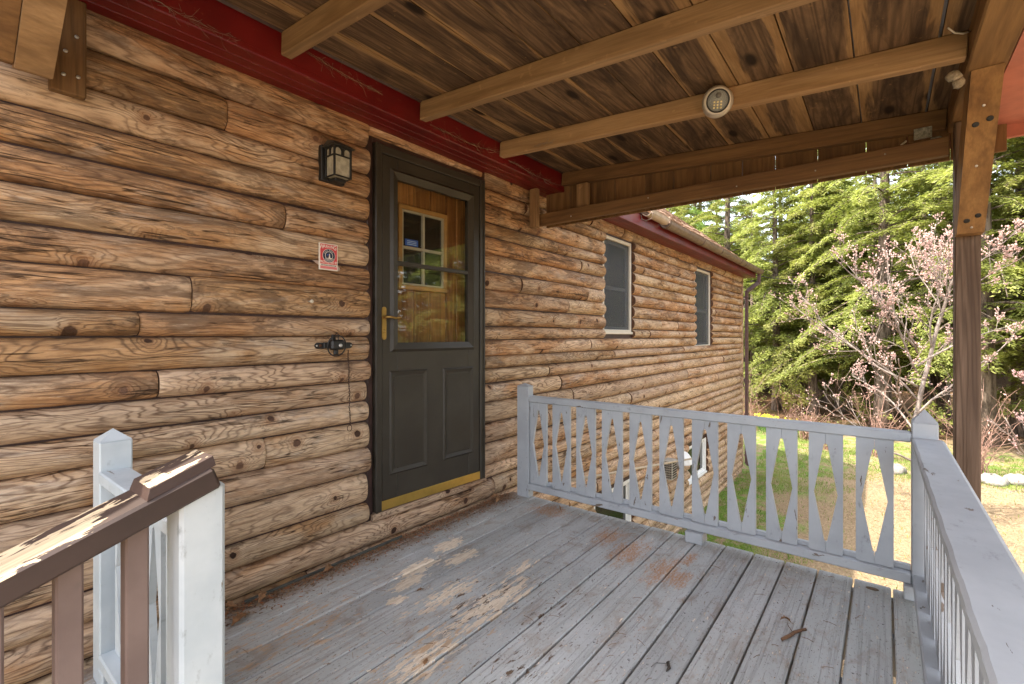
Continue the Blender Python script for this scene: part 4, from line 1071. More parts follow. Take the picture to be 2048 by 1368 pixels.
mb = MB(); z = 1.075; k = 0; xx = 1.413
while z > .70:
    L = .0145; w = .0042; tw = (k % 2)
    yb_ = -.008-.006*abs(math.sin(z*24))
    pts = []
    for i in range(12):
        a = 2*math.pi*i/12; u = w*math.cos(a); v = L/2*math.sin(a)*1.15
        pts.append((xx+(u if tw else u*.25), yb_-.003+(u*.25 if tw else u), z+v))
    mb.tube(pts, .0013, 5, closed=True); z -= L*.86; k += 1; xx += .00035
mb.tube([(xx+.013*math.cos(a), -.010, z-.012+.016*math.sin(a)) for a in [2*math.pi*i/16 for i in range(16)]], .0018, 5, closed=True)
mb.build('chain', plain('rusty_chain', (.07, .04, .028), .7, metal=.4), bk)
# knob on the wall
mb = MB(); mb.lathe([(.0035, -.005), (.0035, .018), (.008, .02), (.009, .027), (.006, .031)], Matrix.Translation((1.208, .0, 1.322)) @ Mx, 14)
tag(mb.build('wall_peg', M_cream), 'tiny pale round peg sticking out of a log left of the door', 'peg')

# battery spotlight on the third rafter
M_silv = plain('brushed_silver_plastic', (.50, .44, .37), .36, metal=.35, var=.06, bump=.0001)
sp_c = Vector((2.395, -1.572, 2.268)); spl = thing('spotlight', sp_c, 'round silver battery spotlight fixed to a rafter', 'lamp')
dr = Vector((-.80, -.40, -.44)).normalized()
Ms = Matrix.Translation(sp_c+Vector((-.028, 0, 0))) @ dr.to_track_quat('Z', 'Y').to_matrix().to_4x4()
Mb = Matrix.Translation(sp_c+Vector((.012, 0, 0))) @ Vector((-1, 0, 0)).to_track_quat('Z', 'Y').to_matrix().to_4x4()
mb = MB(); mb.lathe([(.060, -.001), (.068, .004), (.071, .018), (.069, .032), (.060, .042)], Mb, 32); mb.build('housing', M_silv, spl)
mb = MB(); mb.lathe([(.030, -.03), (.055, -.02), (.064, .0), (.066, .016), (.062, .030), (.052, .037), (.050, .034)], Ms, 32); mb.build('swivel_head', M_silv, spl)
mb = MB(); mb.lathe([(.0505, .030), (.0515, .0395), (.046, .041), (.0445, .036)], Ms, 32); mb.build('black_rim', M_black, spl)
mb = MB(); mb.lathe([(.0450, .030), (.0450, .0378), (.001, .0385)], Ms, 32); g = G('clear_reflector', .25, .7); vz = g.t.nodes.new('ShaderNodeTexVoronoi'); vz.inputs['Scale'].default_value = 130; g.col(g.mix(g.ss(vz.outputs['Distance'], .2, .7), (.62, .62, .58), (.30, .31, .30))); g.bump(vz.outputs['Distance'], .002); mb.build('reflector', g.m, spl)
mb = MB(); mb.lathe([(.0125, .0386), (.0125, .0405), (.010, .041)], Ms @ Matrix.Translation((-.0, .024, 0)), 16); mb.lathe([(.0095, .0405), (.008, .0445), (.004, .046)], Ms @ Matrix.Translation((-.0, .024, 0)), 16); mb.build('sensor', plain('grey_sensor', (.12, .11, .10), .4), spl)
M_led = plain('warm_led_lens', (.85, .72, .42), .2, bump=0, var=.1)
for i in range(3):
    for j in range(3):
        mb = MB(); mb.lathe([(.0050, .0386), (.0045, .0410), (.002, .0425)], Ms @ Matrix.Translation(((i-1)*.0150, -.004-j*.0125, 0)), 10); mb.build('led', M_led, spl)

# hook, insulators and curled wire under the rafters
mb = MB(); pts = [(3.10, -2.30, 2.14), (3.06, -2.33, 2.12), (3.05, -2.36, 2.105), (3.045, -2.345, 2.075), (3.045, -2.31, 2.06), (3.045, -2.275, 2.07), (3.045, -2.26, 2.10), (3.045, -2.285, 2.125)]
mb.tube([(3.168, -2.43, 2.135), (3.15, -2.40, 2.125), (3.14, -2.365, 2.115), (3.14, -2.335, 2.09), (3.14, -2.30, 2.083), (3.14, -2.27, 2.10), (3.14, -2.265, 2.13), (3.14, -2.285, 2.148)], .0048, 7)
tag(mb.build('metal_hook', M_cream), 'bent pale metal hook near the top of the porch post', 'hook')
mb = MB(); mb.box(3.160, 3.169, -2.385, -2.315, 2.150, 2.205, .002); mb.box(3.12, 3.16, -2.42, -2.375, 2.10, 2.135, .006)
tag(mb.build('rafter_bracket', plain('speckled_metal', (.28, .27, .23), .6, var=.5, nscale=90)), 'small speckled metal plate on the last rafter above the hook', 'bracket')
mb = MB(); mb.blob((2.465, -2.405, 2.145), (.02, .028, .018), 8, 5, jit=.25); mb.blob((2.48, -2.42, 2.12), (.016, .02, .02), 8, 5, jit=.25)
tag(mb.build('mud_nest', plain('pale_mud', (.36, .30, .22), .95, var=.3, nscale=60, bump=.004)), 'little pale mud nest at the outer end of a rafter', 'nest')
mb = MB(); mb.tube([(2.36, -2.44, 2.25), (2.33, -2.42, 2.235), (2.30, -2.395, 2.232), (2.275, -2.375, 2.245)], .003, 6)
tag(mb.build('bent_wire', M_cream), 'short bent cream wire on the header beam', 'wire')

# cobwebs and straw caught along the red fascia
M_cob = plain('grey_cobweb', (.28, .22, .17), .95)
def cobweb(name, a, b, sag, n, label, spread=.05, mat=None):
    m = MB(); a = Vector(a); b = Vector(b)
    for i in range(n):
        t = random.random(); L = random.uniform(.01, .06)*spread/.05; p = a.lerp(b, t)+Vector((random.gauss(0, .3), random.gauss(0, .25), 0))*spread*.3; p.z += -sag*math.sin(math.pi*t)+random.gauss(0, .35)*spread*.35
        d = Vector((random.gauss(0, 1), random.gauss(0, .5), random.gauss(0, .6)))+(b-a).normalized()*1.; d.normalize()
        mid = p+d*L*.5+Vector((0, 0, random.uniform(-.3, .3)*L))
        m.tube([p, mid, p+d*L], random.choice([.0003, .0004, .0006]), 3)
    for k in range(3):
        pts = [a.lerp(b, t/6)+Vector((random.gauss(0, .004), random.gauss(0, .004), random.gauss(0, .004)-sag*math.sin(math.pi*t/6))) for t in range(7)]; m.tube(pts, .0005, 3)
    return tag(m.build(name, mat or M_web, recalc=False), label, 'cobweb', 'cobwebs along the red fascia', 'stuff' if False else None)
cobweb('cobweb', (1.80, -.215, 2.33), (2.42, -.215, 2.36), .02, 80, 'dusty cobweb on the red fascia between the second and third rafter', .07)
cobweb('cobweb', (2.50, -.215, 2.335), (3.14, -.21, 2.325), .015, 85, 'pale cobweb on the red fascia reaching the last rafter', .06, M_cob)
cobweb('cobweb', (1.08, -.212, 2.40), (1.48, -.212, 2.37), .01, 50, 'straw and cobweb on the red fascia left of the second rafter', .05)
cobweb('cobweb', (.42, -.205, 2.33), (.80, -.205, 2.31), .01, 50, 'grey cobweb along the bottom of the fascia near the left brace', .06, M_cob)
cobweb('cobweb', (2.39, -.50, 2.33), (2.40, -.62, 2.32), .0, 45, 'small tuft of pale web on the side of the third rafter', .035, M_cob)

# ================================================================ LEAVES, TWIGS, LITTER ON THE DECK
def oak_leaf(L, curl, M, mt=None):
    m = MB(); out = []; n = 24
    for i in range(n+1):
        t = i/n; w = (.30*math.sin(math.pi*min(1, t*1.02))**.7)*(1-.45*abs(math.sin(t*math.pi*3.6+.3)))*(1.15-.3*t)
        out.append((t, w))
    vs = []; 
    for t, w in out:
        z = curl*math.sin(math.pi*t)*.3
        vs += [(t*L, -w*L, z*L+curl*w*L*random.uniform(.6, 1.2)), (t*L, 0, z*L), (t*L, w*L, z*L+curl*w*L*random.uniform(.6, 1.2))]
    fs = []
    for i in range(n): fs += [(3*i, 3*i+1, 3*i+4, 3*i+3), (3*i+1, 3*i+2, 3*i+5, 3*i+4)]
    m.add([tuple(M @ Vector(v)) for v in vs], fs, smooth=True)
    m.tube([M @ Vector((-.2*L, 0, .01*L)), M @ Vector((.0, 0, 0))], .0009, 4)
    return m
def LM(x, y, z, rz_, rx=0, ry=0): return Matrix.Translation((x, y, z)) @ Matrix.Rotation(rz_, 4, 'Z') @ Matrix.Rotation(rx, 4, 'X') @ Matrix.Rotation(ry, 4, 'Y')
leaves = [(.795, -.165, .006, .3, 0, 0, .085, .5, 'dry oak leaf lying on the deck beside the white post'),
 (.93, -.09, .012, 1.0, .5, -.1, .07, .9, 'curled dry oak leaf in the litter at the left end of the wall'),
 (.86, -.05, .015, 2.2, -.5, .2, .06, .9, 'crumpled dark leaf against the bottom log near the white post'),
 (1.25, -.06, .012, .4, .6, 0, .06, .8, 'broken dry leaf in the wall litter halfway to the door'),
 (2.50, -.10, .012, .2, .3, 0, .08, .7, 'rust brown leaf clump by the wall between the door and the far railing'),
 (2.58, -.07, .02, 2.4, -.4, .2, .07, .9, 'curled brown leaf resting on the clump near the far railing'),
 (2.668, -.512, .002, 1.5, 0, -1.35, .035, .3, 'small leaf standing upright in a deck joint, the left one of two'),
 (2.765, -.525, .002, 1.2, 0, -1.3, .035, .4, 'small leaf standing upright at the deck edge, the right one of two'),
 (2.185, -1.905, .008, 2.2, .3, -.2, .045, .8, 'shrivelled reddish leaf beside the twig on the deck'),
 (1.455, -.545, .004, 2.9, 0, 0, .035, .2, 'narrow reddish leaf on the peeled boards in front of the door'),
 (1.12, -.93, .004, .5, 0, 0, .035, .2, 'small dark leaf on the boards at the bottom of the picture')]
for (x, y, z, a, b_, c, L, cu, lb) in leaves:
    tag(oak_leaf(L, cu, LM(x, y, z, a, b_, c)).build('dry_leaf', M_dryleaf, recalc=False), lb, 'leaf')
mb = MB(); mb.tube([(2.045, -1.893, .008), (2.085, -1.915, .011), (2.12, -1.925, .010), (2.15, -1.945, .012), (2.165, -1.957, .012)], [.0055, .0065, .006, .005, .0055], 8)
mb.tube([(2.11, -1.92, .013), (2.14, -1.90, .018), (2.165, -1.895, .014)], .0012, 5)
tag(mb.build('twig', plain('brown_twig', (.14, .07, .035), .8, var=.3, nscale=60)), 'short thick brown twig lying across the deck boards', 'twig')
mb = MB(); mb.tube([(1.665, -1.60, .006), (1.65, -1.60, .009), (1.632, -1.612, .006), (1.61, -1.61, .005)], [.002, .005, .006, .002], 6); mb.tube([(1.65, -1.60, .006), (1.63, -1.565, .004), (1.60, -1.56, .004)], .0009, 4)
tag(mb.build('seed_pod', plain('dark_pod', (.04, .03, .022), .8)), 'dark shrivelled seed pod on the boards at bottom centre', 'pod')
mb = MB(); mb.lathe([(.022, .0), (.022, .0012), (.012, .0016)], Matrix.Translation((2.724, -2.155, .0005)) @ Matrix.Diagonal((.75, 1.1, 1, 1)), 20); tag(mb.build('wood_knot', plain('knot_brown', (.13, .08, .045), .8, var=.5, nscale=90)), 'oval brown knot on the last full deck board by the corner post', 'knot')
def scatter(name, n, fn, mat, label, cat, sz=(.004, .012), tubes=False):
    m = MB()
    for i in range(n):
        x, y, z = fn(); a = random.uniform(0, 6.28); L = random.uniform(*sz); w = L*random.uniform(.25, .6)
        if tubes:
            d = Vector((math.cos(a), math.sin(a), random.uniform(-.05, .1)))*L; m.tube([(x, y, z+.002), Vector((x, y, z+.003))+d*.5+Vector((0, 0, .002)), Vector((x, y, z+.002))+d], .0008, 3, smooth=False)
        else:
            c, s_ = math.cos(a), math.sin(a); h = random.uniform(.001, .006)
            vs = [(x, y, z+.001), (x+c*L, y+s_*L, z+h), (x+c*L-s_*w, y+s_*L+c*w, z+h*.6), (x-s_*w, y+c*w, z+.002)]; m.add(vs, [(0, 1, 2, 3)])
    return tag(m.build(name, mat, recalc=False), label, cat, kind='stuff')
g = G('leaf_litter', .85, .2); r_ = g.attr('rnd', 'Fac'); c = g.mix(r_, (.10, .05, .03), (.40, .26, .15)); c = g.mix(g.ss(r_, .8, .85), c, (.36, .13, .05)); g.col(c); M_lit = g.m
scatter('wall_litter', 5200, lambda: (random.uniform(.5, 2.72), -.012-abs(random.gauss(0, .05))*random.choice([.5, 1, 1.4]), .0005+abs(random.gauss(0, .002))), M_lit, 'brown leaf and bark litter lying along the foot of the log wall', 'litter', (.004, .016))
scatter('fallen_needles', 170, lambda: (random.uniform(.6, 2.75), random.uniform(-2.3, -.05), .0005), plain('dry_needles', (.25, .14, .07), .8), 'dry pine needles scattered over the deck', 'needles', (.01, .05), True)
scatter('deck_crumbs', 500, lambda: (random.uniform(.5, 2.75), random.uniform(-2.3, -.05), .0005), M_lit, 'small crumbs of bark and leaf scattered over the deck', 'crumbs', (.002, .006))
mb = MB(); mb.bar((.9, -.028, .008), (1.75, -.026, .010), .012, .012, .002); tag(mb.build('caulk_strip', plain('grey_green_caulk', (.06, .06, .05), .7, var=.3)), 'thin grey green strip at the foot of the wall left of the door', 'strip')

# ================================================================ GARDEN
mb = MB(); mb.tube([(3.15, -.30, .045), (4.7, -.27, -.19), (6.35, -.24, -.44)], [.012, .012, .011], 8); 
mb.tube([(6.35, -.24, -.44), (6.5, -.24, -.46)], .014, 8)
tag(mb.build('long_pole', plain('bare_wood_pole', (.50, .40, .28), .7)), 'long thin pale wooden pole leaning outside along the cabin wall', 'pole')
mb = MB(); mb.bar((6.42, -.24, -.47), (6.42, -.26, -1.5), .03, .03, .004); tag(mb.build('pole_stake', plain('grey_stake', (.25, .2, .15), .8)), 'thin upright stake holding the far end of the long pole', 'stake')
mb = MB(); pts = []
A = Vector((12.0, 3.9, 3.60)); B_ = Vector((22.0, -5.2, 2.55))
for i in range(25): t = i/24; p = A.lerp(B_, t); p.z -= .35*math.sin(math.pi*t); pts.append(p)
mb.tube(pts, .011, 5); tag(mb.build('overhead_cable', M_black), 'thin black cable hanging in front of the trees', 'cable')

def fronds(P, D, N, L, W, rn):
    """arrays of rhombic leaves: base P, direction D, side N"""
    n = len(P); v = np.empty((n, 4, 3)); v[:, 0] = P; v[:, 1] = P+D*(L*.45)[:, None]+N*(W/2)[:, None]; v[:, 2] = P+D*L[:, None]; v[:, 3] = P+D*(L*.45)[:, None]-N*(W/2)[:, None]
    return v.reshape(-1, 3), np.arange(n*4).reshape(n, 4), np.repeat(rn, 4)
def leaf_mesh(name, parts, mat):
    V = np.concatenate([p[0] for p in parts]); off = 0; F = []
    for p in parts: F.append(p[1]+off); off += len(p[0])
    F = np.concatenate(F); rn = np.concatenate([p[2] for p in parts]).astype(np.float32)
    me = bpy.data.meshes.new(name); me.vertices.add(len(V)); me.vertices.foreach_set('co', V.astype(np.float32).ravel())
    me.loops.add(F.size); me.loops.foreach_set('vertex_index', F.astype(np.int32).ravel()); me.polygons.add(len(F)); me.polygons.foreach_set('loop_start', np.arange(0, F.size, F.shape[1], dtype=np.int32)); me.update(calc_edges=True)
    a = me.attributes.new('rnd', 'FLOAT', 'POINT'); a.data.foreach_set('value', rn); me.materials.append(mat); return me
def unit(a): return a/np.maximum(1e-6, np.linalg.norm(a, axis=-1, keepdims=True))
def conifer(seed, h, z0, Lmax, nb, dens, kind='hemlock', rt=.16, mat=None, bare=0., up=.25):
    rs = np.random.RandomState(seed); rd = random.Random(seed)
    tb = MB(); lean = [rs.uniform(-.25, .25), rs.uniform(-.25, .25)]
    tp = [(lean[0]*(t**1.6), lean[1]*(t**1.6), -.25+(h+.25)*t) for t in np.linspace(0, 1, 12)]
    tb.tube(tp, [rt*(1.25 if i == 0 else 1)*(1-i/11)**.8+.008 for i in range(12)], 9)
    parts = []
    for b in range(nb):
        f = (b+rs.rand())/nb; z = z0+(h-z0)*f*.985; az = b*2.39996+rs.uniform(-.4, .4)
        prof = (1-f)**.75*(.55+.45*min(1, f*5+.3)) if kind == 'hemlock' else (1-f)**.6*(.4+.6*min(1, f*4))
        L = Lmax*prof*rs.uniform(.45, 1.2)+.18; t0 = z/h
        base = np.array([lean[0]*t0**1.6, lean[1]*t0**1.6, z]); d = np.array([math.cos(az), math.sin(az), 0.]); sd = np.array([-d[1], d[0], 0.])
        m = 9; s = np.linspace(0, 1, m); upk = up*rs.uniform(.1, 1.9); droop = rs.uniform(.35, .6) if kind == 'hemlock' else .1
        path = base+d*(s*L)[:, None]+sd*((s**2)*L*rs.uniform(-.12, .12))[:, None]; path[:, 2] += L*(upk*s-droop*s**2.2)
        tb.tube([tuple(p) for p in path], [max(.004, .018*L*.6*(1-q)+.004) for q in s], 4, smooth=False)
        if rs.rand() < bare: 
            continue
        nt = int(dens*L*24)+8
        ts = rs.uniform(.12, 1, nt)**.85; pt = np.stack([np.interp(ts, s, path[:, k]) for k in range(3)], 1)
        tg = unit(np.stack([np.interp(ts, s, np.gradient(path[:, k])) for k in range(3)], 1)); sg = rs.choice([-1, 1], nt)
        tw = unit(tg*rs.uniform(.5, 1.1, (nt, 1))+sd*(sg*rs.uniform(.5, 1.2, nt))[:, None]); tl = (.16+.42*L*(1-ts)*.6)*rs.uniform(.5, 1.2, nt); tl = np.minimum(tl, .55)
        for i in range(nt):
            if rs.rand() < .22: tb.tube([pt[i], pt[i]+tw[i]*tl[i]+np.array([0, 0, -.12*tl[i]])], [.004, .002], 3, smooth=False)
            k = int(6+tl[i]*34)
            q = rs.rand(k)*.95+.08; P = pt[i]+tw[i]*(q*tl[i])[:, None]; P[:, 2] -= .22*tl[i]*q**2; P += rs.normal(0, .035, P.shape)
            if kind == 'hemlock':
                sdv = np.cross(tw[i], [0, 0, 1.]); sdv = unit(sdv)
                D = unit(tw[i]*rs.uniform(.4, 1, (k, 1))+sdv*rs.uniform(-1, 1, (k, 1))+np.array([0, 0, -.28])*rs.uniform(-.2, 1.2, (k, 1)))
                N = unit(np.cross(D, np.array([0, 0, 1.])+rs.normal(0, .45, (k, 3)))); Lf = rs.uniform(.05, .115, k); Wf = Lf*rs.uniform(.32, .5, k)
            else:
                D = unit(tw[i]*.7+rs.normal(0, .75, (k, 3))+np.array([0, 0, .35])); N = unit(np.cross(D, rs.normal(0, 1, (k, 3)))); Lf = rs.uniform(.08, .15, k); Wf = Lf*rs.uniform(.14, .24, k)
            parts.append(fronds(P, D, N, Lf, Wf, np.clip(rs.rand()*.45+rs.rand(k)*.4+.15*f, 0, 1)))
    tr = tb
    return tr, leaf_mesh('crown', parts, mat)
def make_tree(loc, args, label, name='hemlock_tree', group=None, rot=None):
    tb, me = conifer(**args); r = thing(name, (0, 0, 0), label, 'tree', group)
    t = tb.build('trunk', M_bark, r, recalc=False); c = bpy.data.objects.new('crown', me); COL.objects.link(c); c.parent = r
    r.location = loc; r.rotation_euler.z = rot or 0; return r
def copy_tree(r, loc, rot, scale, label, group=None):
    c = r.copy(); COL.objects.link(c); c.location = loc; c.rotation_euler.z = rot; c.scale = (scale[0], scale[0], scale[1]); c['label'] = label
    if group: c['group'] = group
    elif 'group' in c: del c['group']
    for ch in list(r.children): d = ch.copy(); COL.objects.link(d); d.parent = c
    return c
GW = 'hemlocks deep in the wood'
LW = 'dark green hemlock standing deep in the wood behind the lawn'
V = [dict(seed=1, h=9.2, z0=1.1, Lmax=2.8, nb=115, dens=1.0, mat=M_hem, rt=.15),
     dict(seed=2, h=9.0, z0=1.3, Lmax=2.6, nb=105, dens=1.0, mat=M_hem, rt=.14),
     dict(seed=3, h=12.5, z0=2.0, Lmax=3.5, nb=120, dens=.85, mat=M_hem, rt=.24, bare=.12),
     dict(seed=4, h=7.6, z0=.9, Lmax=2.0, nb=100, dens=1.05, mat=M_hem, rt=.11),
     dict(seed=5, h=10.2, z0=3.6, Lmax=2.9, nb=70, dens=.9, kind='pine', mat=M_pine, rt=.16, up=.45),
     dict(seed=6, h=8.5, z0=1.4, Lmax=1.9, nb=75, dens=.25, mat=M_hem, rt=.10, bare=.8)]
def at(x, y, dz=0): return (x, y, gz(x, y)+dz)
t1 = make_tree(at(18.6, .75), V[0], 'full yellow green hemlock with a bare pale trunk, nearest beyond the cabin corner', rot=.4)
t2 = make_tree(at(18.2, -.35), V[1], 'bushy hemlock with a thick trunk, second beyond the cabin corner', rot=2.)
t3 = make_tree(at(15.9, -4.05), V[2], 'big hemlock with the thickest trunk, just right of the porch post', rot=1.)
t4 = make_tree(at(20.0, -1.7), V[3], 'lower branching young hemlock left of the magnolia', rot=.2)
t5 = make_tree(at(26.0, 4.6), V[4], 'soft light green pine rising above the cabin roof', 'pine_tree', rot=.7)
t6 = make_tree(at(22.0, 2.2), V[5], 'grey half bare tree between the pine and the hemlocks', 'bare_tree', rot=.7)
copy_tree(t2, at(19.4, -1.0), 4.1, (1., 1.02), 'third hemlock beyond the cabin corner, with a slim grey trunk')
copy_tree(t3, at(16.6, -2.15), 3.3, (.88, .90), 'tall open hemlock directly behind the magnolia')
copy_tree(t3, at(17.8, -5.0), 5.0, (.95, 1.05), 'tall hemlock second to the right of the porch post')
copy_tree(t1, at(16.4, -5.6), 2.2, (1.05, 1.2), 'spreading hemlock at the right edge of the lawn')
copy_tree(t5, at(25.0, 8.0), 2.2, (1., .95), 'light green pine half hidden behind the cabin roof')
copy_tree(t1, at(22.5, 5.0), 1.2, (.9, .88), 'hemlock behind the far end of the cabin')
copy_tree(t2, at(21.5, -.3), 5.2, (1.1, 1.08), 'tall hemlock in the second row left of the magnolia')
copy_tree(t3, at(20.5, -3.6), 4.2, (1., .95), 'tall hemlock in the second row behind the porch post')
copy_tree(t6, at(19.5, -3.2), 3.2, (1., 1.1), 'bare grey tree with thin dead branches behind the magnolia')
copy_tree(t6, at(17.4, -6.4), 1.2, (1., 1.15), 'bare grey tree with dead branches at the far right')
rd = random.Random(5); pl = []
tries = 0
while len(pl) < 75 and tries < 4000:
    tries += 1; fw = rd.uniform(20, 40); r_ = rd.uniform(.22, 1.2)*fw
    C_, S_ = math.cos(YAW), math.sin(YAW); X = fw*C_+r_*S_; Y = fw*S_-r_*C_-2.2
    if any((X-a)**2+(Y-b)**2 < 5.5 for a, b in pl): continue
    pl.append((X, Y)); hs = rd.uniform(.85, 1.2)*(1.+.18*(fw-20)/20)
    if .30 < r_/fw < .62: hs *= .86
    copy_tree(rd.choice([t1, t2, t3, t3, t1, t2]), at(X, Y), rd.uniform(0, 6.28), (rd.uniform(.9, 1.2), hs), LW, GW)
# trees across the yard, seen mirrored in the door glass
for k, (x, y, s_, src) in enumerate([(3.5, -13, 1., t3), (7.2, -12.0, .9, t1), (-1, -15.5, 1.1, t3), (11.5, -13.5, 1., t3), (5.5, -17, 1.2, t2), (9.5, -17.5, 1.3, t3), (1.0, -19, 1.2, t1), (14, -17, 1.2, t2), (10.8, -10.2, .85, t2), (13.2, -12.2, 1., t1), (16, -13.6, 1.1, t3), (15.5, -16.5, 1.2, t1), (18.5, -17, 1.2, t3)]):
    copy_tree(src, at(x, y), k*1.3, (s_, s_*1.1), 'hemlock on the near side of the yard, mirrored in the door glass', 'hemlocks across the yard')

# understorey saplings and brush
def bushy(seed, n, h, spread, leafn, mt_s, mt_l, name, loc, label, cat='shrub', rr=.008, lw=(.03, .06), arch_=.3, tips=True):
    rs = np.random.RandomState(seed); m = MB(); pts_all = []
    for i in range(n):
        az = rs.uniform(0, 6.28); hh = h*rs.uniform(.5, 1.1); out = spread*rs.uniform(.2, 1.); b = rs.normal(0, .08, 2)*spread
        P = []
        for k in range(6):
            t = k/5; P.append(np.array([b[0]+math.cos(az)*out*t**1.2, b[1]+math.sin(az)*out*t**1.2, hh*(t*(1+arch_)-arch_*t**2.2)])+rs.normal(0, .02, 3)*h*t)
        m.tube([tuple(p) for p in P], [rr*(1-.8*k/5) for k in range(6)], 4, smooth=False)
        for q in range(rs.randint(3, 7)):
            t = rs.uniform(.25, 1); k = min(4, int(t*5)); p = P[k]+(P[k+1]-P[k])*(t*5-k); d = unit(rs.normal(0, 1, 3)+np.array([0, 0, .7])); L = h*rs.uniform(.12, .35)
            e = p+d*L; mid = p+d*L*.5+rs.normal(0, .06, 3)*L; m.tube([tuple(p), tuple(mid), tuple(e)], [rr*.5, rr*.4, rr*.22], 3, smooth=False); pts_all += [mid, e, p+d*L*.8]
    r = thing(name, (0, 0, 0), label, cat); m.build('stems', mt_s, r, recalc=False)
    if leafn:
        A = np.array(pts_all); idx = rs.randint(0, len(A), leafn); P = A[idx]+rs.normal(0, .035, (leafn, 3)); D = unit(rs.normal(0, 1, (leafn, 3))); N = unit(np.cross(D, rs.normal(0, 1, (leafn, 3)))); L = rs.uniform(lw[0], lw[1], leafn)
        me = leaf_mesh('leaves', [fronds(P, D, N, L, L*.5, rs.rand(leafn))], mt_l); o = bpy.data.objects.new('leaves', me); COL.objects.link(o); o.parent = r
    r.location = loc; return r
bushy(1, 26, 1.5, 1.3, 500, M_twig, M_bush, 'shrub', at(14.3, .9), 'loose pale leafed shrub beside the cabin downspout', lw=(.03, .06))
b2 = bushy(2, 34, .85, .8, 160, M_twig, M_bud, 'brush_shrub', at(14.2, -.6), 'tangled reddish twiggy shrub behind the far railing')
bushy(3, 22, .7, .7, 120, M_twig, M_bush, 'brush_shrub', at(13.3, -1.15), 'low twiggy shrub with a few leaves at the edge of the wood')
bushy(4, 20, 1.6, 1.0, 60, M_twig, M_bud, 'brush_shrub', at(13.2, -2.1), 'tall reddish whip stems left of the magnolia trunk')
bushy(5, 24, 1.4, 1.1, 60, M_twig, M_bud, 'brush_shrub', at(12.6, -3.6), 'thicket of red brown stems right of the porch post')
bushy(6, 16, 1.0, 1.0, 700, M_twig, M_hem, 'sapling', at(17.0, -1.9), 'low dark hemlock sapling under the trees', lw=(.05, .1))
bushy(7, 16, 1.2, 1.2, 800, M_twig, M_hem, 'sapling', at(16.8, .1), 'spreading green sapling at the foot of the front hemlocks', lw=(.05, .1))
bushy(8, 20, .8, 1.0, 900, M_twig, M_hem, 'sapling', at(15.6, -3.0), 'low green sapling near the thick trunk', lw=(.05, .1))
# daffodils
for k, (x, y) in enumerate(((14.6, .35), (14.3, -.02))):
    rs = np.random.RandomState(30+k); n = 170
    P = np.stack([rs.normal(0, .22, n), rs.normal(0, .22, n), np.zeros(n)], 1); D = unit(np.stack([rs.normal(0, .28, n), rs.normal(0, .28, n), np.ones(n)], 1)); N = unit(np.cross(D, rs.normal(0, 1, (n, 3)))); L = rs.uniform(.22, .42, n)
    r = thing('daffodils', (0, 0, 0), ['clump of yellow daffodils nearest the cabin downspout', 'clump of yellow daffodils beside the twiggy shrub'][k], 'flowers')
    o = bpy.data.objects.new('leaves', leaf_mesh('leaves', [fronds(P, D, N, L, L*.07, rs.rand(n))], M_dafl)); COL.objects.link(o); o.parent = r
    n = 46; ps = []
    for i in range(n):
        c = np.array([rs.normal(0, .22), rs.normal(0, .22), rs.uniform(.26, .42)]); ax = unit(np.array([rs.normal(-.6, .5), rs.normal(-.2, .5), .2])); u = unit(np.cross(ax, [0, 0, 1.])); w = np.cross(ax, u)
        an = np.arange(6)*math.pi/3; D = unit(np.outer(np.cos(an), u)+np.outer(np.sin(an), w)+ax*.15); N = unit(np.cross(D, ax)); ps.append(fronds(np.repeat(c[None], 6, 0), D, N, np.full(6, .045), np.full(6, .03), rs.rand(6)))
        P = np.repeat(c[None], 5, 0); D = unit(ax+.35*(np.outer(np.cos(an[:5]), u)+np.outer(np.sin(an[:5]), w))); ps.append(fronds(P, D, unit(np.cross(D, ax)), np.full(5, .032), np.full(5, .025), rs.rand(5)))
    o = bpy.data.objects.new('blooms', leaf_mesh('blooms', ps, M_yel)); COL.objects.link(o); o.parent = r
    r.location = at(x, y)
# rocks
M_rock = plain('pale_field_stone', (.27, .245, .21), .9, var=.3, nscale=12, bump=.01)
for (x, y, a, b_, c, lb) in ((12.1, -3.72, .30, .22, .12, 'flat pale stone at the lawn edge, left one of the pair right of the post'), (12.3, -4.08, .26, .2, .11, 'flat pale stone at the lawn edge, right one of the pair right of the post'),
     (11.9, -2.35, .24, .18, .12, 'pale stone on the lawn seen through the far railing'), (13.6, -4.7, .3, .3, .22, 'grey boulder at the edge of the wood on the far right')):
    mb = MB(); mb.blob((x, y, gz(x, y)+.03), (a, b_, c), 12, 7, jit=.13); tag(mb.build('stone', M_rock), lb, 'stone')

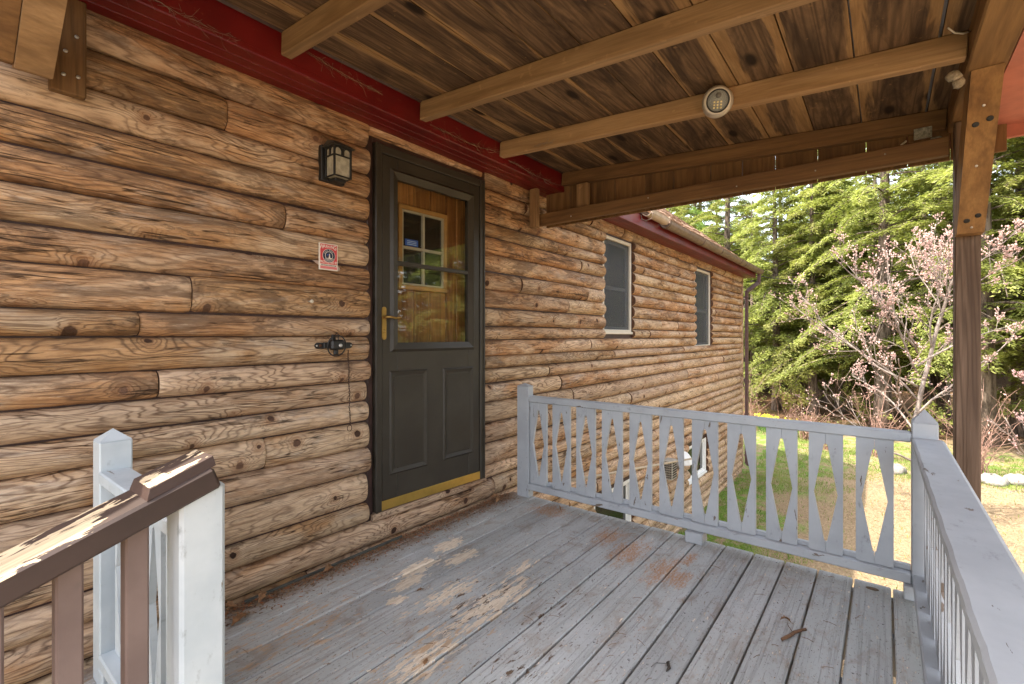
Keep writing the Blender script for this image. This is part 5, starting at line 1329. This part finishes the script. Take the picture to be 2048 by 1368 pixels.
# magnolia
def magnolia(loc, seed, h, label, limbs, low=.1):
    rs = random.Random(seed); m = MB(); tw = MB(); buds = []
    def grow(p, d, L, r, lev, bend):
        n = max(3, int(L/.13)); pts = [p]; rad = [r]; q = p.copy(); dd = d.copy(); jt = {0: .035, 1: .10, 2: .15}.get(lev, .18)
        for i in range(n):
            dd = (dd+Vector((rs.gauss(0, 1), rs.gauss(0, 1), rs.gauss(0, 1)+bend))*jt).normalized(); q = q+dd*(L/n); pts.append(q.copy()); rad.append(r*(1-.7*(i+1)/n))
        (m if lev < 2 else tw).tube(pts, rad, 7 if lev < 2 else 4, smooth=lev < 2)
        if lev >= 2: buds.append((pts[-1], dd.copy()))
        if lev < 4:
            k = {0: 8, 1: 9, 2: 5, 3: 3}[lev]
            for j in range(k):
                t = rs.uniform(.5 if lev == 0 else .2, .97); i = min(n-1, int(t*n)); b = pts[i].lerp(pts[i+1], t*n-i); tg = (pts[i+1]-pts[i]).normalized()
                if lev > 1 and b.z < 1.4 and rs.random() < .45: continue
                sd = Vector((rs.gauss(0, 1), rs.gauss(0, 1), rs.gauss(0, .6))); sd = (sd-tg*sd.dot(tg)).normalized(); nd = (tg*rs.uniform(.5, 1.)+sd*rs.uniform(.5, .95)+Vector((0, 0, .30))).normalized()
                grow(b, nd, L*(1-t*.4)*rs.uniform(.34, .55)*(1. if lev == 0 else .85), max(.0026, rad[i]*rs.uniform(.42, .6)), lev+1, .3)
                if lev == 3: buds.append((b, nd))
    grow(Vector((0, 0, -.05)), Vector((.02, .0, 1)).normalized(), h, .048, 0, .0)
    for az, zz, L, el in limbs: grow(Vector((0, 0, zz)), Vector((math.cos(az), math.sin(az), el)).normalized(), L, .017, 1, .25)
    r = thing('magnolia_tree', (0, 0, 0), label, 'tree'); m.build('trunk', M_magb, r, recalc=False); tw.build('twigs', M_magb, r, recalc=False)
    bm_ = MB()
    for (p, d) in buds:
        if rs.random() < max(low, min(.75, (p.z-1.1)*.6)):
            L = rs.uniform(.024, .042); u = d.orthogonal().normalized(); w = d.cross(u); rr = L*.34
            vs = [p, p+d*L*.4+u*rr, p+d*L*.4+w*rr, p+d*L*.4-u*rr, p+d*L*.4-w*rr, p+d*L]; bm_.add(vs, [(0, 2, 1), (0, 3, 2), (0, 4, 3), (0, 1, 4), (5, 1, 2), (5, 2, 3), (5, 3, 4), (5, 4, 1)])
    bm_.build('buds', M_bud, r, recalc=False); r.location = loc; return r
LFT = 2.235
magnolia(at(9.3, -2.58), 3, 3.9, 'young magnolia with pink buds and pale bare trunk on the lawn behind the corner post',
  [(LFT, .75, 1.7, .35), (LFT+.5, 1.35, 2.0, .75), (LFT-.4, 1.7, 2.3, 1.15), (LFT+.2, 2.1, 1.9, .9), (LFT-.1, 2.5, 1.9, 1.3), (LFT+3, 1.5, 1.5, 1.), (LFT+2.5, 2.2, 1.3, 1.2), (LFT+.8, 2.4, 1.6, 1.5), (LFT-1.0, 1.2, 1.4, .8), (LFT-.2, 1.9, 2.2, .6)])
magnolia(at(9.0, -4.2), 8, 1.9, 'second smaller magnolia with a leaning limb right of the porch post', [(LFT+2.9, .8, 1.8, .5), (LFT, .7, 1.5, .4), (LFT+2.5, 1.1, 1.6, .9), (LFT+.5, 1.0, 1.3, .8)], .35)

# grass and thatch
def grass(n, fn, name, mat, label, hh, w):
    rs = np.random.RandomState(9); P = []; 
    P = np.array([fn(rs) for _ in range(n)]); P[:, 2] = [gz(a, b)-.004 for a, b in P[:, :2]]
    D = unit(np.stack([rs.normal(0, hh[2], n), rs.normal(0, hh[2], n), np.ones(n)*hh[3]], 1)); N = unit(np.cross(D, rs.normal(0, 1, (n, 3)))); L = rs.uniform(hh[0], hh[1], n)
    o = bpy.data.objects.new(name, leaf_mesh(name, [fronds(P, D, N, L, L*w, rs.rand(n))], mat)); COL.objects.link(o); tag(o, label, 'grass', kind='stuff')
M_grs = leaf_mat('grass_blades', (.07, .15, .022), (.24, .36, .06), (.30, .32, .09), trans=.3)
M_tha = leaf_mat('dead_grass_straw', (.23, .16, .09), (.47, .35, .22), trans=.1)
def gfn(rs):
    while True:
        x = rs.uniform(2.9, 14.5); y = rs.uniform(-5, -.05)
        if y > -1.0+.5*math.sin(x*1.7)+.3*math.sin(x*4.1+y*3): return (x, y, 0)
        if x > 9.5 and 11.2 < math.hypot(x, y+2.2)+.6*math.sin(y*2+x) < 15 and math.sin(x*3.3+y*1.1)*math.sin(y*4.1-x) > -.25: return (x, y, 0)
        if rs.rand() < .06: return (x, y, 0)
grass(30000, gfn, 'green_grass', M_grs, 'short green grass growing beside the cabin and along the lawn edge', (.03, .075, .45, 1.), .12)
grass(42000, lambda rs: (rs.uniform(2.9, 13.5), rs.uniform(-5.2, -.4), 0), 'dead_grass', M_tha, 'dead tan grass and straw covering the lawn', (.03, .09, 1., .25), .07)
